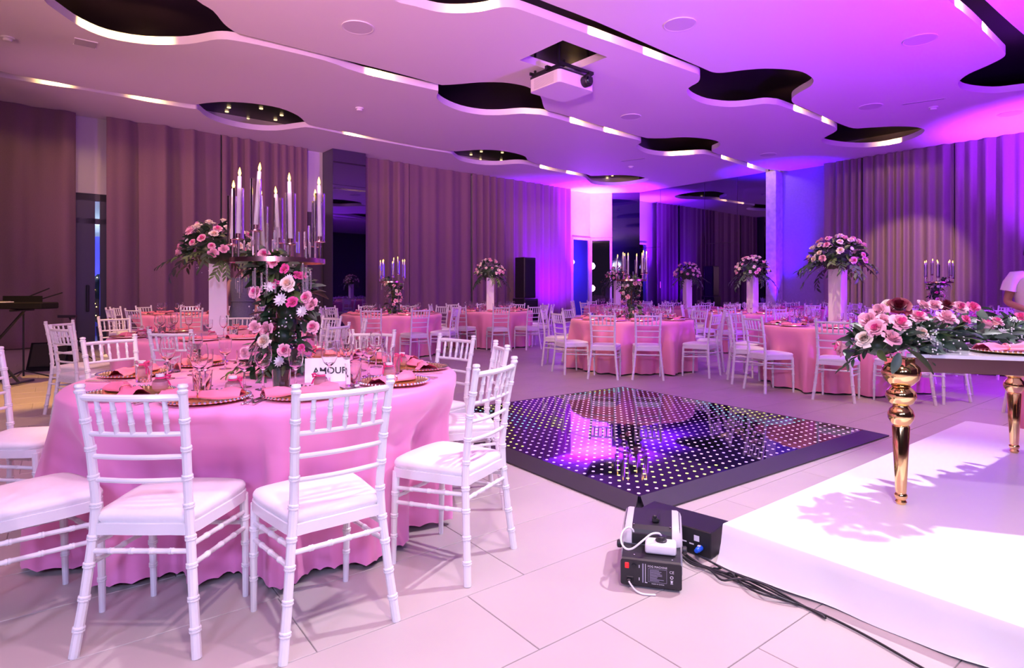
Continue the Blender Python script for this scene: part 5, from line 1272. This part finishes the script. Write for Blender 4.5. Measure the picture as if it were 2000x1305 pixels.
def figure(lelb, lwr, relb, rwr, hgt=1.0):
    J = {'pelvis': (0, 0, .94), 'waist': (0, .01, 1.08), 'chest': (0, 0, 1.28), 'neck': (0, -.005, 1.44), 'jaw': (0, .01, 1.53),
         'ls': (-.165, -.005, 1.385), 'rs': (.165, -.005, 1.385), 'le': lelb, 'lw': lwr, 're': relb, 'rw': rwr,
         'lh': (-.09, 0, .88), 'rh': (.09, 0, .88), 'lk': (-.095, .02, .50), 'rk': (.095, .02, .50), 'la': (-.095, -.01, .085), 'ra': (.095, -.01, .085), 'lt': (-.10, .14, .035), 'rt': (.10, .14, .035)}
    E_ = [('pelvis', 'waist'), ('waist', 'chest'), ('chest', 'neck'), ('neck', 'jaw'), ('chest', 'ls'), ('chest', 'rs'), ('ls', 'le'), ('le', 'lw'), ('rs', 're'), ('re', 'rw'),
          ('pelvis', 'lh'), ('pelvis', 'rh'), ('lh', 'lk'), ('rh', 'rk'), ('lk', 'la'), ('rk', 'ra'), ('la', 'lt'), ('ra', 'rt')]
    Rr = dict(pelvis=(.15, .105), waist=(.125, .09), chest=(.145, .10), neck=.052, jaw=.050, ls=.058, rs=.058, le=.042, re=.042, lw=.030, rw=.030, lh=.085, rh=.085, lk=.058, rk=.058, la=.038, ra=.038, lt=.032, rt=.032)
    hand(J, E_, Rr, 'lw', J['lw'], Vector(J['lw']) - Vector(J['le']), -1); hand(J, E_, Rr, 'rw', J['rw'], Vector(J['rw']) - Vector(J['re']), 1)
    return J, E_, Rr
J, E_, Rr = figure((-.23, .02, 1.12), (-.20, .16, .95), (.23, .02, 1.12), (.20, .16, .95))
wmn = body('person', 'person in a long grey-blue dress standing behind the left pedestal', at(474, 8.9), R(200), J, E_, Rr, M['skinlt'], (0, .02, 1.61), 'long')
def dress(u, v):
    z = .12 + v * 1.30; a = 2 * math.pi * u
    prof = [(.12, .33, .30), (.5, .27, .24), (.85, .205, .165), (1.06, .150, .122), (1.24, .172, .135), (1.36, .180, .118), (1.42, .150, .10)]
    for (z0, a0, b0), (z1, a1, b1) in zip(prof[:-1], prof[1:]):
        if z <= z1 + 1e-6: k = (z - z0) / (z1 - z0); rx, ry = a0 + (a1 - a0) * k, b0 + (b1 - b0) * k; break
    f = 1 + .07 * max(0, 1 - z / 1.0) * math.sin(11 * a)
    return (rx * f * math.cos(a), ry * f * math.sin(a), z)
MB().add(grid(48, 22, dress, True)).build('dress', M['dress'], wmn, smooth=180)
MB().add(tube([(.158 * math.cos(a), .128 * math.sin(a), 1.07) for a in [2 * math.pi * i / 24 for i in range(24)]], .012, 6, loop=True)).build('belt', M['dress'], wmn, smooth=180)
J, E_, Rr = figure((-.235, -.03, 1.10), (-.14, .19, 1.02), (.235, -.03, 1.10), (.14, .19, 1.02))
mn = body('person', 'person in a pale T-shirt cut off by the right edge', at(2018, 6.5), R(165), J, E_, Rr, M['skin'], (0, .02, 1.61), 'short')
def shirt(u, v):
    z = .90 + v * .54; a = 2 * math.pi * u
    prof = [(.90, .178, .132), (1.08, .158, .118), (1.26, .185, .135), (1.36, .178, .118), (1.44, .075, .075)]
    for (z0, a0, b0), (z1, a1, b1) in zip(prof[:-1], prof[1:]):
        if z <= z1 + 1e-6: k = (z - z0) / (z1 - z0); rx, ry = a0 + (a1 - a0) * k, b0 + (b1 - b0) * k; break
    return (rx * math.cos(a), ry * math.sin(a), z)
sb = MB().add(grid(32, 14, shirt, True))
for s in (-1, 1): sb.add(tube([(s * .10, -.005, 1.375), (s * .165, -.005, 1.375), (s * .200, -.012, 1.31), (s * .217, -.018, 1.225)], [.075, .078, .076, .080], 14, cap=False))
sb.build('t_shirt', M['shirt'], mn, smooth=180)
tr = MB()
for s in (-1, 1): tr.add(tube([(s * .075, 0, .93), (s * .092, .0, .80), (s * .096, .02, .50), (s * .096, -.01, .10)], [.115, .108, .085, .075], 14))
tr.add(lathe([(.172, .86), (.172, .95), (.13, .96), (0, .96)], 20), SC(1, .74, 1)).build('trousers', M['trouser'], mn, smooth=180)
for s in (-1, 1): MB().add(box(.09, .26, .075, (s * .098, .055, .0385), .02, 2)).build('shoe', M['black'], mn, smooth=40)
for s in (-1, 1): MB().add(box(.08, .23, .06, (s * .098, .055, .031), .018, 2)).build('shoe', M['black'], wmn, smooth=40)
# foyer flowers with fairy lights seen through the glass door
fp = ab((dA0 + dA1) / 2 + .35, B0 - 1.3)
ff = thing('foyer_plant', 'leafy plant with fairy lights seen through the glass door', 'plant', fp)
MB().add(lathe([(0, 0), (.14, 0), (.18, .35), (.16, .36), (0, .34)], 18)).build('pot', M['black'], ff)
MB().add(blob(.40, .40, .62, 5), T(0, 0, 1.0)).build('foliage', M['leaf'], ff, smooth=180)
fz = MB(); rnd = random.Random(4)
for _ in range(60):
    a, e = rnd.uniform(0, 6.28), rnd.uniform(-1.2, 1.4); fz.add(sphere(.012, 5, 4), T(.42 * math.cos(a) * math.cos(e), .42 * math.sin(a) * math.cos(e), 1.0 + .64 * math.sin(e)))
o_ = fz.build('fairy_lights', M['fairy'], ff); o_['kind'] = 'stuff'
